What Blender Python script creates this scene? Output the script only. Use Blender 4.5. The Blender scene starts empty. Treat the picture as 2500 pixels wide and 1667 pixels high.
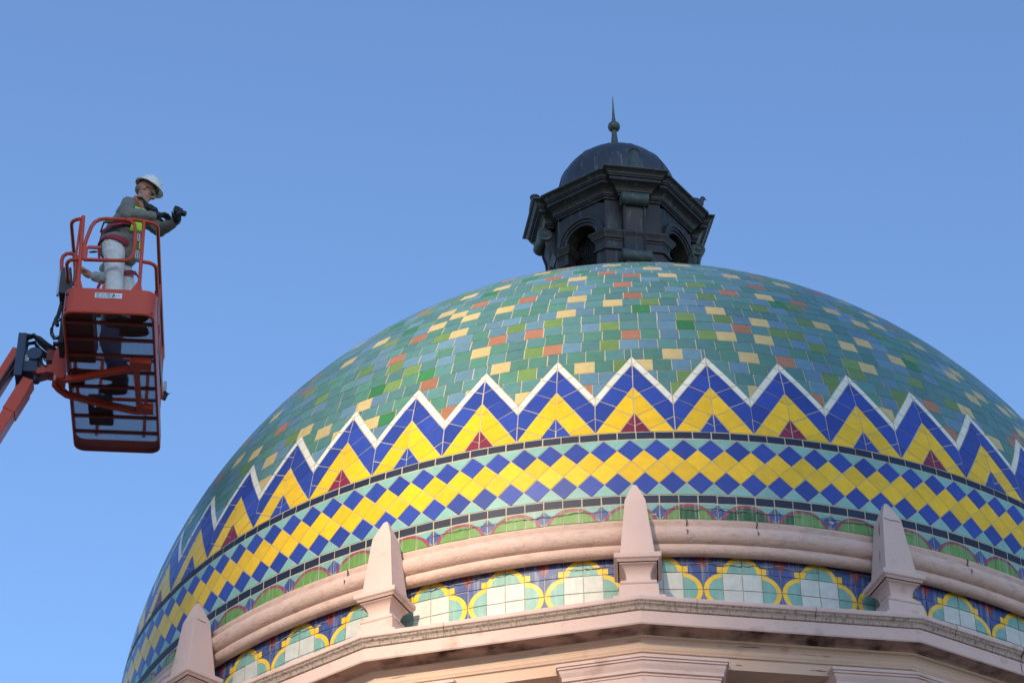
import bpy, math, random
from mathutils import Vector, Matrix
R_ = math.radians
random.seed(7)
C = bpy.context.scene.collection

# ------------------------------------------------------------------ camera, sky, sun, exposure
ZO = 1.6                                   # eye height of the photographer above the ground
PITCH, YAW, ROLL = 0.649608, -0.0528, -0.0112
f_ = Vector((math.sin(YAW)*math.cos(PITCH), math.cos(YAW)*math.cos(PITCH), math.sin(PITCH)))
r0 = Vector((math.cos(YAW), -math.sin(YAW), 0)); u0 = r0.cross(f_)
r_ = r0*math.cos(ROLL) + u0*math.sin(ROLL); u_ = -r0*math.sin(ROLL) + u0*math.cos(ROLL)
cam = bpy.data.cameras.new('camera'); cam.sensor_width = 36; cam.lens = 6447.09/2500*36
cam.clip_start = 0.1; cam.clip_end = 5000
cam_o = bpy.data.objects.new('camera', cam); C.objects.link(cam_o)
cam_o.matrix_world = Matrix((( r_.x, u_.x, -f_.x, 0), (r_.y, u_.y, -f_.y, -21.7885), (r_.z, u_.z, -f_.z, ZO), (0, 0, 0, 1)))
bpy.context.scene.camera = cam_o

SUN_AZ, SUN_EL = R_(-16), R_(22)           # azimuth measured from the camera side (-Y) towards +X
s_dir = Vector((math.sin(SUN_AZ)*math.cos(SUN_EL), -math.cos(SUN_AZ)*math.cos(SUN_EL), math.sin(SUN_EL)))
w = bpy.data.worlds.new('World'); bpy.context.scene.world = w; w.use_nodes = True
nt = w.node_tree; nt.nodes.clear()
sky = nt.nodes.new('ShaderNodeTexSky'); sky.sky_type = 'NISHITA'; sky.sun_disc = False
sky.sun_elevation = SUN_EL; sky.sun_rotation = -math.atan2(s_dir.x, s_dir.y)
sky.air_density = 1.0; sky.dust_density = 0.4; sky.ozone_density = 4.0; sky.altitude = 700
bg = nt.nodes.new('ShaderNodeBackground'); bg.inputs['Strength'].default_value = 0.145
wo = nt.nodes.new('ShaderNodeOutputWorld')
nt.links.new(sky.outputs[0], bg.inputs[0]); nt.links.new(bg.outputs[0], wo.inputs[0])
sl = bpy.data.lights.new('sun', 'SUN'); sl.energy = 3.1; sl.angle = R_(1.0); sl.color = (1.0, 0.83, 0.60)
sun = bpy.data.objects.new('sun', sl); C.objects.link(sun); sun.rotation_mode = 'QUATERNION'
sun.rotation_quaternion = s_dir.to_track_quat('Z', 'Y')
vs = bpy.context.scene.view_settings
vs.view_transform = 'Standard'; vs.look = 'None'; vs.gamma = 1; vs.use_curve_mapping = False; vs.exposure = 0.98

# ------------------------------------------------------------------ materials
def mat(name, col, rough=.5, metal=0, var=.0, vscale=8., bump=.0, bscale=40., spec=.5, coat=0, dirt=None, rnd=0., stretch=None):
    """principled material: noise-varied colour, optional dirt (colour, threshold, scale), bump, per-piece variation"""
    m = bpy.data.materials.new(name); m.use_nodes = True; t = m.node_tree; b = t.nodes['Principled BSDF']
    b.inputs['Roughness'].default_value = rough; b.inputs['Metallic'].default_value = metal
    b.inputs['Specular IOR Level'].default_value = spec; b.inputs['Coat Weight'].default_value = coat
    co = t.nodes.new('ShaderNodeTexCoord'); vec = co.outputs['Object']
    geo = t.nodes.new('ShaderNodeNewGeometry')
    pos = geo.outputs['Position']
    def noise(scale, detail=4, v=None):
        n = t.nodes.new('ShaderNodeTexNoise'); n.inputs['Scale'].default_value = scale; n.inputs['Detail'].default_value = detail
        t.links.new(v if v is not None else pos, n.inputs['Vector']); return n.outputs['Fac']
    def math_(op, a, b_, c=None):
        n = t.nodes.new('ShaderNodeMath'); n.operation = op
        for i, x in enumerate((a, b_, c)):
            if x is None: continue
            if isinstance(x, (int, float)): n.inputs[i].default_value = x
            else: t.links.new(x, n.inputs[i])
        return n.outputs[0]
    rgb = t.nodes.new('ShaderNodeRGB'); rgb.outputs[0].default_value = (*col, 1); out = rgb.outputs[0]
    k = None
    if var: k = math_('MULTIPLY_ADD', noise(vscale), 2*var, 1-var)
    if rnd:
        oi = t.nodes.new('ShaderNodeObjectInfo')
        q = math_('FRACT', math_('ADD', oi.outputs['Random'], geo.outputs['Random Per Island']), 0)
        q = math_('MULTIPLY_ADD', q, 2*rnd, 1-rnd)
        k = q if k is None else math_('MULTIPLY', k, q)
    if k is not None:
        h = t.nodes.new('ShaderNodeHueSaturation'); t.links.new(out, h.inputs['Color']); t.links.new(k, h.inputs['Value']); out = h.outputs[0]
    if dirt:
        dcol, th, dsc = dirt[:3]
        v = pos
        if stretch:
            mp = t.nodes.new('ShaderNodeMapping'); mp.inputs['Scale'].default_value = stretch; t.links.new(pos, mp.inputs['Vector']); v = mp.outputs[0]
        fac = math_('MULTIPLY', math_('SUBTRACT', noise(dsc, 6, v), th), dirt[3] if len(dirt) > 3 else 6.)
        cl = t.nodes.new('ShaderNodeClamp'); t.links.new(fac, cl.inputs[0])
        mx = t.nodes.new('ShaderNodeMix'); mx.data_type = 'RGBA'; t.links.new(cl.outputs[0], mx.inputs['Factor'])
        t.links.new(out, mx.inputs[6]); mx.inputs[7].default_value = (*dcol, 1); out = mx.outputs[2]
    t.links.new(out, b.inputs['Base Color'])
    if bump:
        bn = t.nodes.new('ShaderNodeBump'); bn.inputs['Strength'].default_value = bump; bn.inputs['Distance'].default_value = .01
        t.links.new(noise(bscale, 6), bn.inputs['Height']); t.links.new(bn.outputs[0], b.inputs['Normal'])
    return m

def glaze(name, col, rnd=.14, rough=.24):
    col = tuple(.88*c for c in col)
    return mat(name, col, rough=rough+.10, var=.18, vscale=16, bump=.06, bscale=14, spec=.32, rnd=rnd)
M = {}
M['teal'] = glaze('glaze_teal', (.092, .205, .190)); M['steel'] = glaze('glaze_blue_grey', (.122, .222, .285))
M['seagreen'] = glaze('glaze_sea_green', (.088, .215, .155), .10); M['green'] = glaze('glaze_leaf_green', (.15, .24, .07))
M['dkgreen'] = glaze('glaze_dark_green', (.045, .19, .06)); M['cream'] = glaze('glaze_cream', (.56, .42, .18), .08)
M['orange'] = glaze('glaze_terracotta', (.36, .16, .085))
M['white'] = glaze('glaze_white', (.72, .70, .58), .05); M['blue'] = glaze('glaze_cobalt', (.030, .058, .285), .16, .2)
M['yellow'] = glaze('glaze_yellow', (.82, .485, .012), .09, .2); M['crimson'] = glaze('glaze_crimson', (.20, .018, .045))
M['navy'] = glaze('glaze_navy', (.010, .016, .040), .25, .42); M['aqua'] = glaze('glaze_aqua', (.225, .42, .355), .07)
M['grout'] = mat('grout', (.44, .37, .265), .9, var=.25, vscale=20, bump=.3, bscale=90)
PINK = (.57, .40, .345)
M['pink'] = mat('pink_stucco', PINK, .85, var=.10, vscale=3.5, bump=.35, bscale=30, spec=.25, dirt=((.30, .19, .13), .60, 5.0, 4.))
M['pink_rough'] = mat('pink_stucco_weathered', (.56, .39, .325), .9, var=.10, vscale=5, bump=.6, bscale=60, spec=.2, dirt=((.22, .14, .10), .50, 24.0, 1.5), stretch=(.5, .5, 1.2))
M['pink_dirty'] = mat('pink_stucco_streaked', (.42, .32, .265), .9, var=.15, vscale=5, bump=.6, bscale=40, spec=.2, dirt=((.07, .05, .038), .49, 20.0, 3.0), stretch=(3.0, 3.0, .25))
M['pink_soffit'] = mat('pink_stucco_dark_patches', (.42, .29, .22), .9, var=.2, vscale=5, bump=.5, bscale=30, spec=.15, dirt=((.055, .032, .024), .44, 5.0, 4.), stretch=(1, 1, 1))  # soffit stucco: darker base tone with dark noise patches
M['pink_warm'] = mat('pink_stucco_peach', (.53, .365, .275), .85, var=.08, vscale=3.5, bump=.4, bscale=25, spec=.2, dirt=((.35, .2, .12), .62, 6.0, 4.))
M['crack'] = mat('crack_dark', (.05, .035, .03), .95)
M['mortar'] = mat('broken_mortar', (.36, .34, .28), .95, var=.35, vscale=25, bump=1, bscale=60, dirt=((.10, .12, .10), .5, 22, 6.))
M['bronze'] = mat('dark_bronze', (.032, .027, .025), .48, metal=.25, var=.35, vscale=4, bump=.12, bscale=20, spec=.4, dirt=((.07, .11, .10), .56, 6.5, 4.), stretch=(4, 4, .35))
M['bronze_edge'] = mat('verdigris_bronze', (.048, .064, .058), .6, metal=.1, var=.3, vscale=8, bump=.2, bscale=30, dirt=((.10, .16, .14), .54, 9, 3.), stretch=(2, 2, .6))
M['bronze_dome'] = mat('bronze_sheet', (.044, .044, .052), .42, metal=.3, var=.25, vscale=3, bump=.1, bscale=12, dirt=((.17, .22, .24), .60, 7.0, 5.), stretch=(5, 5, .45))
M['void'] = mat('dark_interior', (.012, .011, .012), .9)
M['lift'] = mat('lift_orange_paint', (.49, .054, .019), .38, var=.12, vscale=6, spec=.4, dirt=((.14, .04, .025), .66, 14., 6.))
M['lift_dark'] = mat('lift_dark_red_painted_shade', (.20, .028, .016), .6, var=.2, vscale=8)  # dark red; on the floor channel it is underside shade put into colour
M['mesh'] = mat('painted_expanded_steel', (.11, .03, .025), .6)
M['navy_steel'] = mat('blue_black_steel', (.022, .040, .085), .45, var=.2, vscale=10, spec=.4)
M['black'] = mat('black_rubber', (.012, .012, .014), .6, bump=.2, bscale=60)
M['steel_bare'] = mat('bare_steel', (.35, .35, .36), .35, metal=.8)
M['cloth_grey'] = mat('grey_green_work_shirt', (.185, .180, .155), .9, var=.2, vscale=14, bump=.8, bscale=22, spec=.15)
M['cloth_white'] = mat('white_painter_trousers', (.62, .62, .60), .9, var=.12, vscale=9, bump=.8, bscale=16, spec=.15, dirt=((.35, .32, .28), .66, 14., 4.))
M['cloth_pale'] = mat('pale_work_shirt', (.36, .35, .33), .9, var=.2, vscale=9, bump=.8, bscale=20, spec=.15)
M['cloth_plaid'] = mat('brown_work_trousers', (.16, .12, .10), .9, var=.2, vscale=14, bump=.5, bscale=25, spec=.15)
M['denim'] = mat('blue_denim', (.085, .105, .17), .9, var=.2, vscale=14, bump=.5, bscale=25, spec=.15)
M['skin'] = mat('skin', (.44, .215, .15), .55, var=.12, vscale=18, spec=.35)
M['grey_hair'] = mat('grey_stubble', (.34, .29, .26), .9, var=.2, vscale=60)
M['dark_hair'] = mat('dark_grey_hair', (.20, .155, .125), .9, var=.3, vscale=60)
M['glove'] = mat('black_work_gloves', (.010, .010, .013), .7, bump=.3, bscale=40)
M['hat'] = mat('scuffed_white_helmet', (.72, .71, .65), .3, var=.06, vscale=8, spec=.5, dirt=((.10, .11, .12), .67, 30., 14.))
M['hat_under'] = mat('helmet_underside', (.42, .39, .27), .5)
M['lens'] = mat('tinted_safety_lens', (.15, .12, .09), .1, spec=.6)
M['red_strap'] = mat('crimson_webbing', (.30, .018, .04), .8, bump=.3, bscale=60)
M['orange_strap'] = mat('orange_webbing', (.85, .13, .02), .8)
M['lime'] = mat('hi_vis_lime', (.32, .75, .03), .8, var=.1)
M['silver'] = mat('silver_reflective_tape', (.62, .63, .65), .4)
M['label'] = mat('label_white', (.62, .64, .66), .5); M['ink'] = mat('label_ink', (.06, .08, .16), .6)
M['ink_green'] = mat('label_green', (.03, .22, .06), .6)
M['grey_plastic'] = mat('grey_plastic_crate', (.045, .045, .055), .6)
M['boot'] = mat('dark_leather_boot', (.035, .022, .016), .6, bump=.3, bscale=40)
M['bird'] = mat('pigeon_plumage', (.035, .037, .045), .6, var=.3, vscale=40)
M['ground'] = mat('asphalt', (.045, .044, .043), .9, var=.2, vscale=.6, bump=.2)
M['concrete'] = mat('tower_concrete', (.34, .32, .29), .85, var=.12, vscale=.8, bump=.2, bscale=4)
M['glass'] = mat('tower_glass', (.03, .045, .06), .08, spec=.6)

# ------------------------------------------------------------------ mesh helpers
class MB:
    def __init__(s): s.v = []; s.f = []; s.m = []; s.mats = []; s.uv = None
    def mi(s, m):
        if m not in s.mats: s.mats.append(m)
        return s.mats.index(m)
    def add(s, verts, faces, m=None):
        b = len(s.v); s.v += [tuple(x) for x in verts]; i = s.mi(m) if m else 0
        for f in faces: s.f.append(tuple(b+k for k in f)); s.m.append(i)
        return s
    def box(s, lo, hi, m=None, mtx=None):
        x0, y0, z0 = lo; x1, y1, z1 = hi
        v = [Vector(p) for p in ((x0,y0,z0),(x1,y0,z0),(x1,y1,z0),(x0,y1,z0),(x0,y0,z1),(x1,y0,z1),(x1,y1,z1),(x0,y1,z1))]
        if mtx: v = [mtx @ p for p in v]
        return s.add(v, [(0,3,2,1),(4,5,6,7),(0,1,5,4),(1,2,6,5),(2,3,7,6),(3,0,4,7)], m)
    def tube(s, pts, r, m=None, n=8, closed=False, caps=True, flat=None):
        pts = [Vector(p) for p in pts]; N = len(pts); rs = r if isinstance(r, (list, tuple)) else [r]*N
        up = None; rings = []
        for i, p in enumerate(pts):
            a = pts[(i-1) % N] if (closed or i > 0) else p; b = pts[(i+1) % N] if (closed or i < N-1) else p
            t = (b-a).normalized()
            if up is None:
                up = Vector((0,0,1)) if abs(t.z) < .9 else Vector((1,0,0))
            x = (up - t*up.dot(t)).normalized(); up = x; y = t.cross(x)
            fl = flat or (1, 1)
            rings.append([p + (x*math.cos(2*math.pi*(k+.5)/n)*fl[0] + y*math.sin(2*math.pi*(k+.5)/n)*fl[1])*rs[i] for k in range(n)])
        v = [q for g in rings for q in g]; f = []
        for i in range(N if closed else N-1):
            j = (i+1) % N
            for k in range(n): l = (k+1) % n; f.append((i*n+k, i*n+l, j*n+l, j*n+k))
        if caps and not closed: f += [tuple(reversed(range(n))), tuple((N-1)*n+k for k in range(n))]
        return s.add(v, f, m)
    def lathe(s, prof, m=None, n=48, ctr=(0,0,0), a0=0, a1=2*math.pi):
        full = abs(a1-a0-2*math.pi) < 1e-6; cnt = n if full else n+1; v = []; f = []
        mm = m if isinstance(m, list) else None
        for r, z in prof:
            for k in range(cnt):
                a = a0+(a1-a0)*k/n; v.append((ctr[0]+r*math.sin(a), ctr[1]-r*math.cos(a), ctr[2]+z))
        base = len(s.v); s.v += v
        for i in range(len(prof)-1):
            for k in range(n):
                l = (k+1) % cnt
                s.f.append((base+i*cnt+k, base+i*cnt+l, base+(i+1)*cnt+l, base+(i+1)*cnt+k))
                s.m.append(s.mi(mm[i]) if mm else (s.mi(m) if m else 0))
        return s
    def sphere(s, c, r, m=None, n=12, k=8, mtx=None):
        rr = r if isinstance(r, (tuple, list)) else (r, r, r); v = []; f = []
        for i in range(k+1):
            t = math.pi*i/k
            for j in range(n):
                a = 2*math.pi*j/n; p = Vector((rr[0]*math.sin(t)*math.cos(a), rr[1]*math.sin(t)*math.sin(a), rr[2]*math.cos(t)))
                v.append((mtx @ p if mtx else p) + Vector(c))
        for i in range(k):
            for j in range(n): l = (j+1) % n; f.append((i*n+j, (i+1)*n+j, (i+1)*n+l, i*n+l))
        return s.add(v, f, m)
    def capsule(s, a, b, ra, rb, m=None, n=12):
        a = Vector(a); b = Vector(b); t = (b-a); L = t.length; t.normalize()
        pts = []; rad = []
        for k in range(5):
            an = math.pi/2*(1-k/4)*.98; pts.append(a - t*ra*math.sin(an)); rad.append(ra*math.cos(an))
        for k in range(5):
            an = math.pi/2*(k/4)*.98; pts.append(b + t*rb*math.sin(an)); rad.append(rb*math.cos(an))
        return s.tube(pts, rad, m, n)
    def mesh(s, name):
        me = bpy.data.meshes.new(name); me.from_pydata(s.v, [], s.f)
        for m in s.mats: me.materials.append(m)
        if s.mats: me.polygons.foreach_set('material_index', s.m)
        if s.uv:
            l = me.uv_layers.new(name='UVMap'); l.data.foreach_set('uv', [c for f in s.uv for p in f for c in p])
        me.update(); return me
    def build(s, name, m=None, parent=None, loc=None, smooth=False, ang=40):
        if m: s.mats = [m]; s.m = [0]*len(s.f)
        me = s.mesh(name)
        if smooth:
            me.polygons.foreach_set('use_smooth', [True]*len(me.polygons))
            me.set_sharp_from_angle(angle=R_(ang))
        o = bpy.data.objects.new(name, me); C.objects.link(o)
        if parent: o.parent = parent
        if loc: o.location = loc
        return o
def empty(name, loc=(0,0,0), parent=None, rz=0):
    o = bpy.data.objects.new(name, None); C.objects.link(o); o.location = loc; o.rotation_euler.z = rz; o.empty_display_size = .3
    if parent: o.parent = parent
    return o
def tag(o, label=None, cat=None, group=None, kind=None):
    if label: o['label'] = label
    if cat: o['category'] = cat
    if group: o['group'] = group
    if kind: o['kind'] = kind
    return o
def offset_poly(P, d):
    n = len(P); out = []
    for i in range(n):
        a, b, c = Vector(P[i-1]), Vector(P[i]), Vector(P[(i+1) % n])
        e1 = (b-a).normalized(); e2 = (c-b).normalized()
        n1 = Vector((e1.y, -e1.x)); n2 = Vector((e2.y, -e2.x)); k = 1+n1.dot(n2)
        out.append(b + (n1+n2)*(d/max(k, .15)))
    return out
def sweep(mb, plan, prof, mats=None, m=None, close_top=False):
    """plan: closed CCW polygon seen from above; prof: list of (outward offset, z)"""
    n = len(plan); base = len(mb.v)
    for d, z in prof:
        for p in offset_poly(plan, d): mb.v.append((p[0], p[1], z))
    for i in range(len(prof)-1):
        for k in range(n):
            l = (k+1) % n; mb.f.append((base+i*n+k, base+i*n+l, base+(i+1)*n+l, base+(i+1)*n+k)); mb.m.append(mb.mi(mats[i] if mats else m))
    if close_top:
        mb.f.append(tuple(base+(len(prof)-1)*n+k for k in range(n))); mb.m.append(mb.mi(m or mats[-1]))
def ngon(n, r, a0): return [(r*math.sin(a0+2*math.pi*k/n), -r*math.cos(a0+2*math.pi*k/n)) for k in range(n)]
def pol(r, az, z): return Vector((r*math.sin(R_(az)), -r*math.cos(R_(az)), z))

# ------------------------------------------------------------------ ground and neighbouring blocks
g = MB(); g.add([(-2500,-2500,0),(2500,-2500,0),(2500,2500,0),(-2500,2500,0)], [(0,1,2,3)]); tag(g.build('ground', M['ground']), kind='structure')

S = 4.84; ZC = 11.339 + ZO
bld = empty('courthouse', (0, 0, 0))
tag(bld, 'pink stucco courthouse tower under a glazed tile dome of many colours', 'building')
# lower block and drum (below the frame)
b = MB(); b.box((-7.5,-7.0,0), (9,12,7.4), M['pink']); b.box((-7.8,-7.3,7.4), (9.3,12.3,7.75), M['pink']); b.build('lower_block', parent=bld)

# ------------------------------------------------------------------ added unseen towers and bridge, shaped to block the sun but for a gap
TD = 150.0
th = Vector((s_dir.x, s_dir.y, 0)).normalized(); tp = Vector((-th.y, th.x, 0))    # towards the sun; across
if tp.x < 0: tp = -tp
lift_z = TD*math.tan(SUN_EL)
GAP_L, GAP_R, GAP_T = -1.75, 1.35, 14.9 + ZO
def tower(name, lo, hi, z0, z1, label, cat, dep=14):
    rot = math.atan2(tp.y, tp.x); t = empty(name, th*TD, rz=rot); tag(t, label, cat)
    m = MB(); m.box((lo, -dep, z0), (hi, 0, z1), M['concrete']); m.build('wall', parent=t)
    nx = max(1, int((hi-lo)/3)); nz = int((z1-z0)/3.5)
    wb = MB(); wb.box((-1.0, 0, -1.1), (1.0, .05, 1.1), M['glass']); me = wb.mesh('window')
    for i in range(nx):
        for k in range(nz):
            for fy, rr in ((0, 0), (-dep, math.pi)):
                o = bpy.data.objects.new('window', me); C.objects.link(o); o.parent = t
                o.location = (lo+(i+.5)*(hi-lo)/nx, fy, z0+(k+.5)*(z1-z0)/nz); o.rotation_euler.z = rr
top = 21.5 + ZO + lift_z
tower('added_shade_tower', -13, GAP_L, 0, top, 'added concrete tower, unseen shade caster left of the sun gap', 'office tower')
tower('added_shade_tower', GAP_R, 13, 0, top, 'added concrete tower, unseen shade caster right of the sun gap', 'office tower')
tower('added_shade_bridge', GAP_L+.01, GAP_R-.01, GAP_T+lift_z+3*math.tan(SUN_EL), top-1, 'added concrete bridge, unseen shade caster above the sun gap', 'bridge', 3)

# ------------------------------------------------------------------ tile machinery
def inset2(P, d):
    n = len(P); out = []
    area = sum(P[i][0]*P[(i+1)%n][1]-P[(i+1)%n][0]*P[i][1] for i in range(n))
    if area < 0: P = list(reversed(P))
    return [tuple(p) for p in offset_poly([Vector(p) for p in P], -d)]
def tile_geo(pts, ctr_fn, inset, h, tilt=(0,0)):
    """pts: corner points on the surface; ctr_fn(p) the outward normal. Returns verts, faces of a thin tile, and its centre"""
    n = len(pts); c = sum(pts, Vector())/n; nrm = ctr_fn(c).normalized()
    ex = Vector((-nrm.y, nrm.x, 0)).normalized(); ey = nrm.cross(ex)
    P = [((p-c).dot(ex), (p-c).dot(ey)) for p in pts]; Q = inset2(P, inset)
    ar = sum(Q[i][0]*Q[(i+1)%n][1]-Q[(i+1)%n][0]*Q[i][1] for i in range(n))
    if ar < 2e-4: return None
    # reject inverted insets
    top = [c + ex*x + ey*y + nrm*(h + x*tilt[0] + y*tilt[1]) for x, y in Q]
    Q2 = inset2(P, inset-.0012); bot = [c + ex*x + ey*y - nrm*.006 for x, y in Q2]
    f = [tuple(range(n))] + [(n+i, n+(i+1)%n, (i+1)%n, i) for i in range(n)]
    return top+bot, f, c, ar
def clip(P, a, b_, c):           # keep a*x+b*y >= c
    out = []
    for i in range(len(P)):
        p, q = P[i], P[(i+1) % len(P)]; dp = a*p[0]+b_*p[1]-c; dq = a*q[0]+b_*q[1]-c
        if dp >= 0: out.append(p)
        if dp*dq < 0: t = dp/(dp-dq); out.append((p[0]+t*(q[0]-p[0]), p[1]+t*(q[1]-p[1])))
    return out
def sph_pt(az, lat): return Vector((S*math.cos(R_(lat))*math.sin(R_(az)), -S*math.cos(R_(lat))*math.cos(R_(az)), ZC+S*math.sin(R_(lat))))
def sph_n(p): return p-Vector((0,0,ZC))
def cyl_n(p): return Vector((p.x, p.y, 0))
CAM = Vector((0, -21.7885, ZO))
def in_view(p, nrm):
    d = p-CAM
    if d.dot(nrm) >= 0: return 0
    x = d.dot(r_)/d.dot(f_)*6447/1250; y = d.dot(u_)/d.dot(f_)*6447/833
    if abs(x) > 1.01 or abs(y) > 1.01: return 0
    return -d.normalized().dot(nrm.normalized())/d.length_squared
class Tiles:
    """collects tiles of one name; the largest in the picture become parts of their own, the rest one joined part"""
    def __init__(s, name, parent, mass): s.name = name; s.parent = parent; s.mass = mass; s.items = []; s.cache = {}
    def add(s, pts, nf, m, inset=.0038, h=.0035, az=None, key=None, uv=None):
        tilt = (random.gauss(0, .0035), random.gauss(0, .0035)); jit = (random.gauss(0, .0011), random.gauss(0, .0011), random.gauss(0, .006))
        gobj = tile_geo(pts, nf, inset, h)
        if gobj is None: return
        gm = tile_geo(pts, nf, inset, h, tilt)
        v, f, c, ar = gobj
        nn = nf(c).normalized(); ex = Vector((-nn.y, nn.x, 0)).normalized(); ey = nn.cross(ex); mv = ex*jit[0]+ey*jit[1]; q = Matrix.Rotation(jit[2], 3, nn)
        gm = ([q @ (p-c)+c+mv for p in gm[0]], gm[1])
        s.items.append((in_view(c, nf(c))*ar, c, gobj, gm, m, az, key, nf, uv, (tilt, mv, jit[2])))
    def finish(s, limit=300):
        s.items.sort(key=lambda t: -t[0]); rest = MB(); rest.uv = [] if s.items and s.items[0][8] else None
        for i, (wt, c, go, gm, m, az, key, nf, uv, tilt) in enumerate(s.items):
            if i < limit and wt > 0:
                if key is not None and (key, m.name) in s.cache: me = s.cache[(key, m.name)]
                else:
                    q = Matrix.Rotation(-R_(az or 0), 3, 'Z'); vv = [q @ (p-c) for p in go[0]]
                    mb = MB(); mb.add(vv, go[1], m)
                    if uv:
                        n = len(go[1][0]); mb.uv = [uv] + [[uv[k], uv[(k+1)%n], uv[(k+1)%n], uv[k]] for k in range(n)]
                    me = mb.mesh(s.name)
                    if key is not None: s.cache[(key, m.name)] = me
                o = bpy.data.objects.new(s.name, me); C.objects.link(o); o.parent = s.parent; tilt, mv, tw = tilt; o.location = c+mv
                nn = nf(c).normalized(); ex = Vector((-nn.y, nn.x, 0)).normalized(); ey = nn.cross(ex)
                rot = Matrix.Rotation(tw, 4, nn) @ Matrix.Rotation(tilt[1], 4, ex) @ Matrix.Rotation(-tilt[0], 4, ey) @ Matrix.Rotation(R_(az or 0), 4, 'Z')
                o.rotation_euler = rot.to_euler()
            else:
                rest.add(gm[0], gm[1], m)
                if rest.uv is not None:
                    n = len(gm[1][0]); rest.uv += [uv] + [[uv[k], uv[(k+1)%n], uv[(k+1)%n], uv[k]] for k in range(n)]
        if rest.v: tag(rest.build(s.mass, parent=s.parent), kind='stuff')

# ------------------------------------------------------------------ dome
mb = MB(); prof = [(S-.012, ZO+10.95)] + [(S, ZO+11.09), (S, ZC)] + [(S*math.cos(R_(a)), ZC+S*math.sin(R_(a))) for a in [x*1.0 for x in range(1, 90)]]
mb.lathe(prof, M['grout'], n=288)
dome = mb.build('dome', parent=bld, smooth=True, ang=60)

TH0, NZ = 0.77, 48; PER = 360/NZ
L_PK, L_WI, L_YA, L_TA, L_BASE, L_VO, L_VI = 18.47, 17.15, 13.70, 10.08, 7.60, 12.40, 11.17
# field tiles: courses of square glazed tiles in broken joint, cut along the white zigzag
FIELD = [('teal', 37), ('steel', 19), ('seagreen', 12), ('green', 12), ('dkgreen', 1.2), ('cream', 13), ('orange', 8)]
ft = Tiles('field_tile', dome, 'field_tile_mass')
lat = 12.55; dl = math.degrees(.1525/S); row = 0; prev = {}
names = [a for a, _ in FIELD]; wts = [b_ for _, b_ in FIELD]
prev_row = []
while lat < 84:
    cl = math.cos(R_(lat+dl/2)); n = max(12, round(2*math.pi*S*cl/.1575)); da = 360/n; off = random.random()*da
    cur = []; last = ''
    for k in range(n):
        a0 = off+k*da - 180
        for _ in range(8):
            c = random.choices(names, wts)[0]
            if c in ('cream', 'orange', 'green'):
                near = last in ('cream', 'orange') or any(abs(((pa-a0-da/2+180) % 360)-180) < da*.8 and pc in ('cream', 'orange') for pa, pc in prev_row)
                if near: continue
            break
        last = c; cur.append((a0+da/2, c)); m = M[c]
        if lat < L_PK+.2:
            # split at peaks, clip against the outer edge of the zigzag
            lo = math.floor((a0-(TH0-PER/2))/PER); pieces = []
            for kk in (lo, lo+1):
                x0 = TH0-PER/2+kk*PER               # peak to peak cell: valley in the middle
                A = max(a0, TH0+ (kk-1)*PER); 
            cells = []
            pk0 = TH0+math.floor((a0-TH0)/PER)*PER
            for cell in (pk0, pk0+PER):
                A, B = max(a0, cell), min(a0+da, cell+PER)
                if B-A < .05: continue
                P = [(A, lat), (B, lat), (B, lat+dl), (A, lat+dl)]
                sl_ = (L_PK-L_VO)/(PER/2); vx = cell+PER/2
                P = clip(P, sl_, 1, L_VO+sl_*vx); P = clip(P, -sl_, 1, L_VO-sl_*vx) if len(P) > 2 else P
                if len(P) > 2:
                    Q = [p for i, p in enumerate(P) if (abs(p[0]-P[i-1][0])+abs(p[1]-P[i-1][1])) > .03]
                    if len(Q) > 2: cells.append(Q)
            for Q in cells:
                full = len(cells) == 1 and len(Q) == 4 and abs((max(p[0] for p in Q)-min(p[0] for p in Q))-da) < 1e-6 and abs(min(p[1] for p in Q)-lat) < 1e-6
                ft.add([sph_pt(*p) for p in Q], sph_n, m, az=a0+da/2, key=('r', row) if full else None)
        else:
            ft.add([sph_pt(*p) for p in ((a0, lat), (a0+da, lat), (a0+da, lat+dl), (a0, lat+dl))], sph_n, m, az=a0+da/2, key=('r', row))
    prev_row = cur; lat += dl; row += 1
ft.finish()

# zigzag: white, cobalt and yellow chevron strips over a small triangle, cut into tiles square to the strip
KX = S*math.cos(R_(12))*math.pi/180; KY = S*math.pi/180
def strip_cuts(P, p0, p1, n, first=.5):
    """slice polygon P into pieces by lines square to the direction p0->p1 (degrees plane, metric)"""
    dx, dy = (p1[0]-p0[0])*KX, (p1[1]-p0[1])*KY; L = math.hypot(dx, dy); dx /= L; dy /= L
    t = [((p[0]-p0[0])*KX*dx+(p[1]-p0[1])*KY*dy) for p in P]; lo, hi = min(t), max(t); cuts = [lo+(hi-lo)*(k+first)/(n-1+2*first) for k in range(n)]
    out = []; a, b_ = dx*KX, dy*KY; base = p0[0]*a+p0[1]*b_
    edges = [lo-1]+cuts+[hi+1]
    for i in range(len(edges)-1):
        Q = clip(clip(P, a, b_, base+edges[i]), -a, -b_, -(base+edges[i+1]))
        Q = [p for i_, p in enumerate(Q) if (abs(p[0]-Q[i_-1][0])+abs(p[1]-Q[i_-1][1])) > .02]
        if len(Q) > 2: out.append(Q)
    return out
H = PER/2; sb = L_BASE; tx = H*.61
half = []     # left half of one period, from valley at -H to peak at 0
for Q in strip_cuts([(-H, L_VI), (0, L_WI), (0, L_PK), (-H, L_VO)], (-H, L_VO), (0, L_PK), 4, .55): half.append(('white', Q))
for Q in strip_cuts([(-H, sb), (0, L_YA), (0, L_WI), (-H, L_VI)], (-H, L_VO), (0, L_PK), 4, .75): half.append(('blue', Q))
for Q in strip_cuts([(-H, sb), (-H+tx, sb), (0, L_TA), (0, L_YA)], (-H, L_VO), (0, L_PK), 3, .7): half.append(('yellow', Q))
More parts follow.
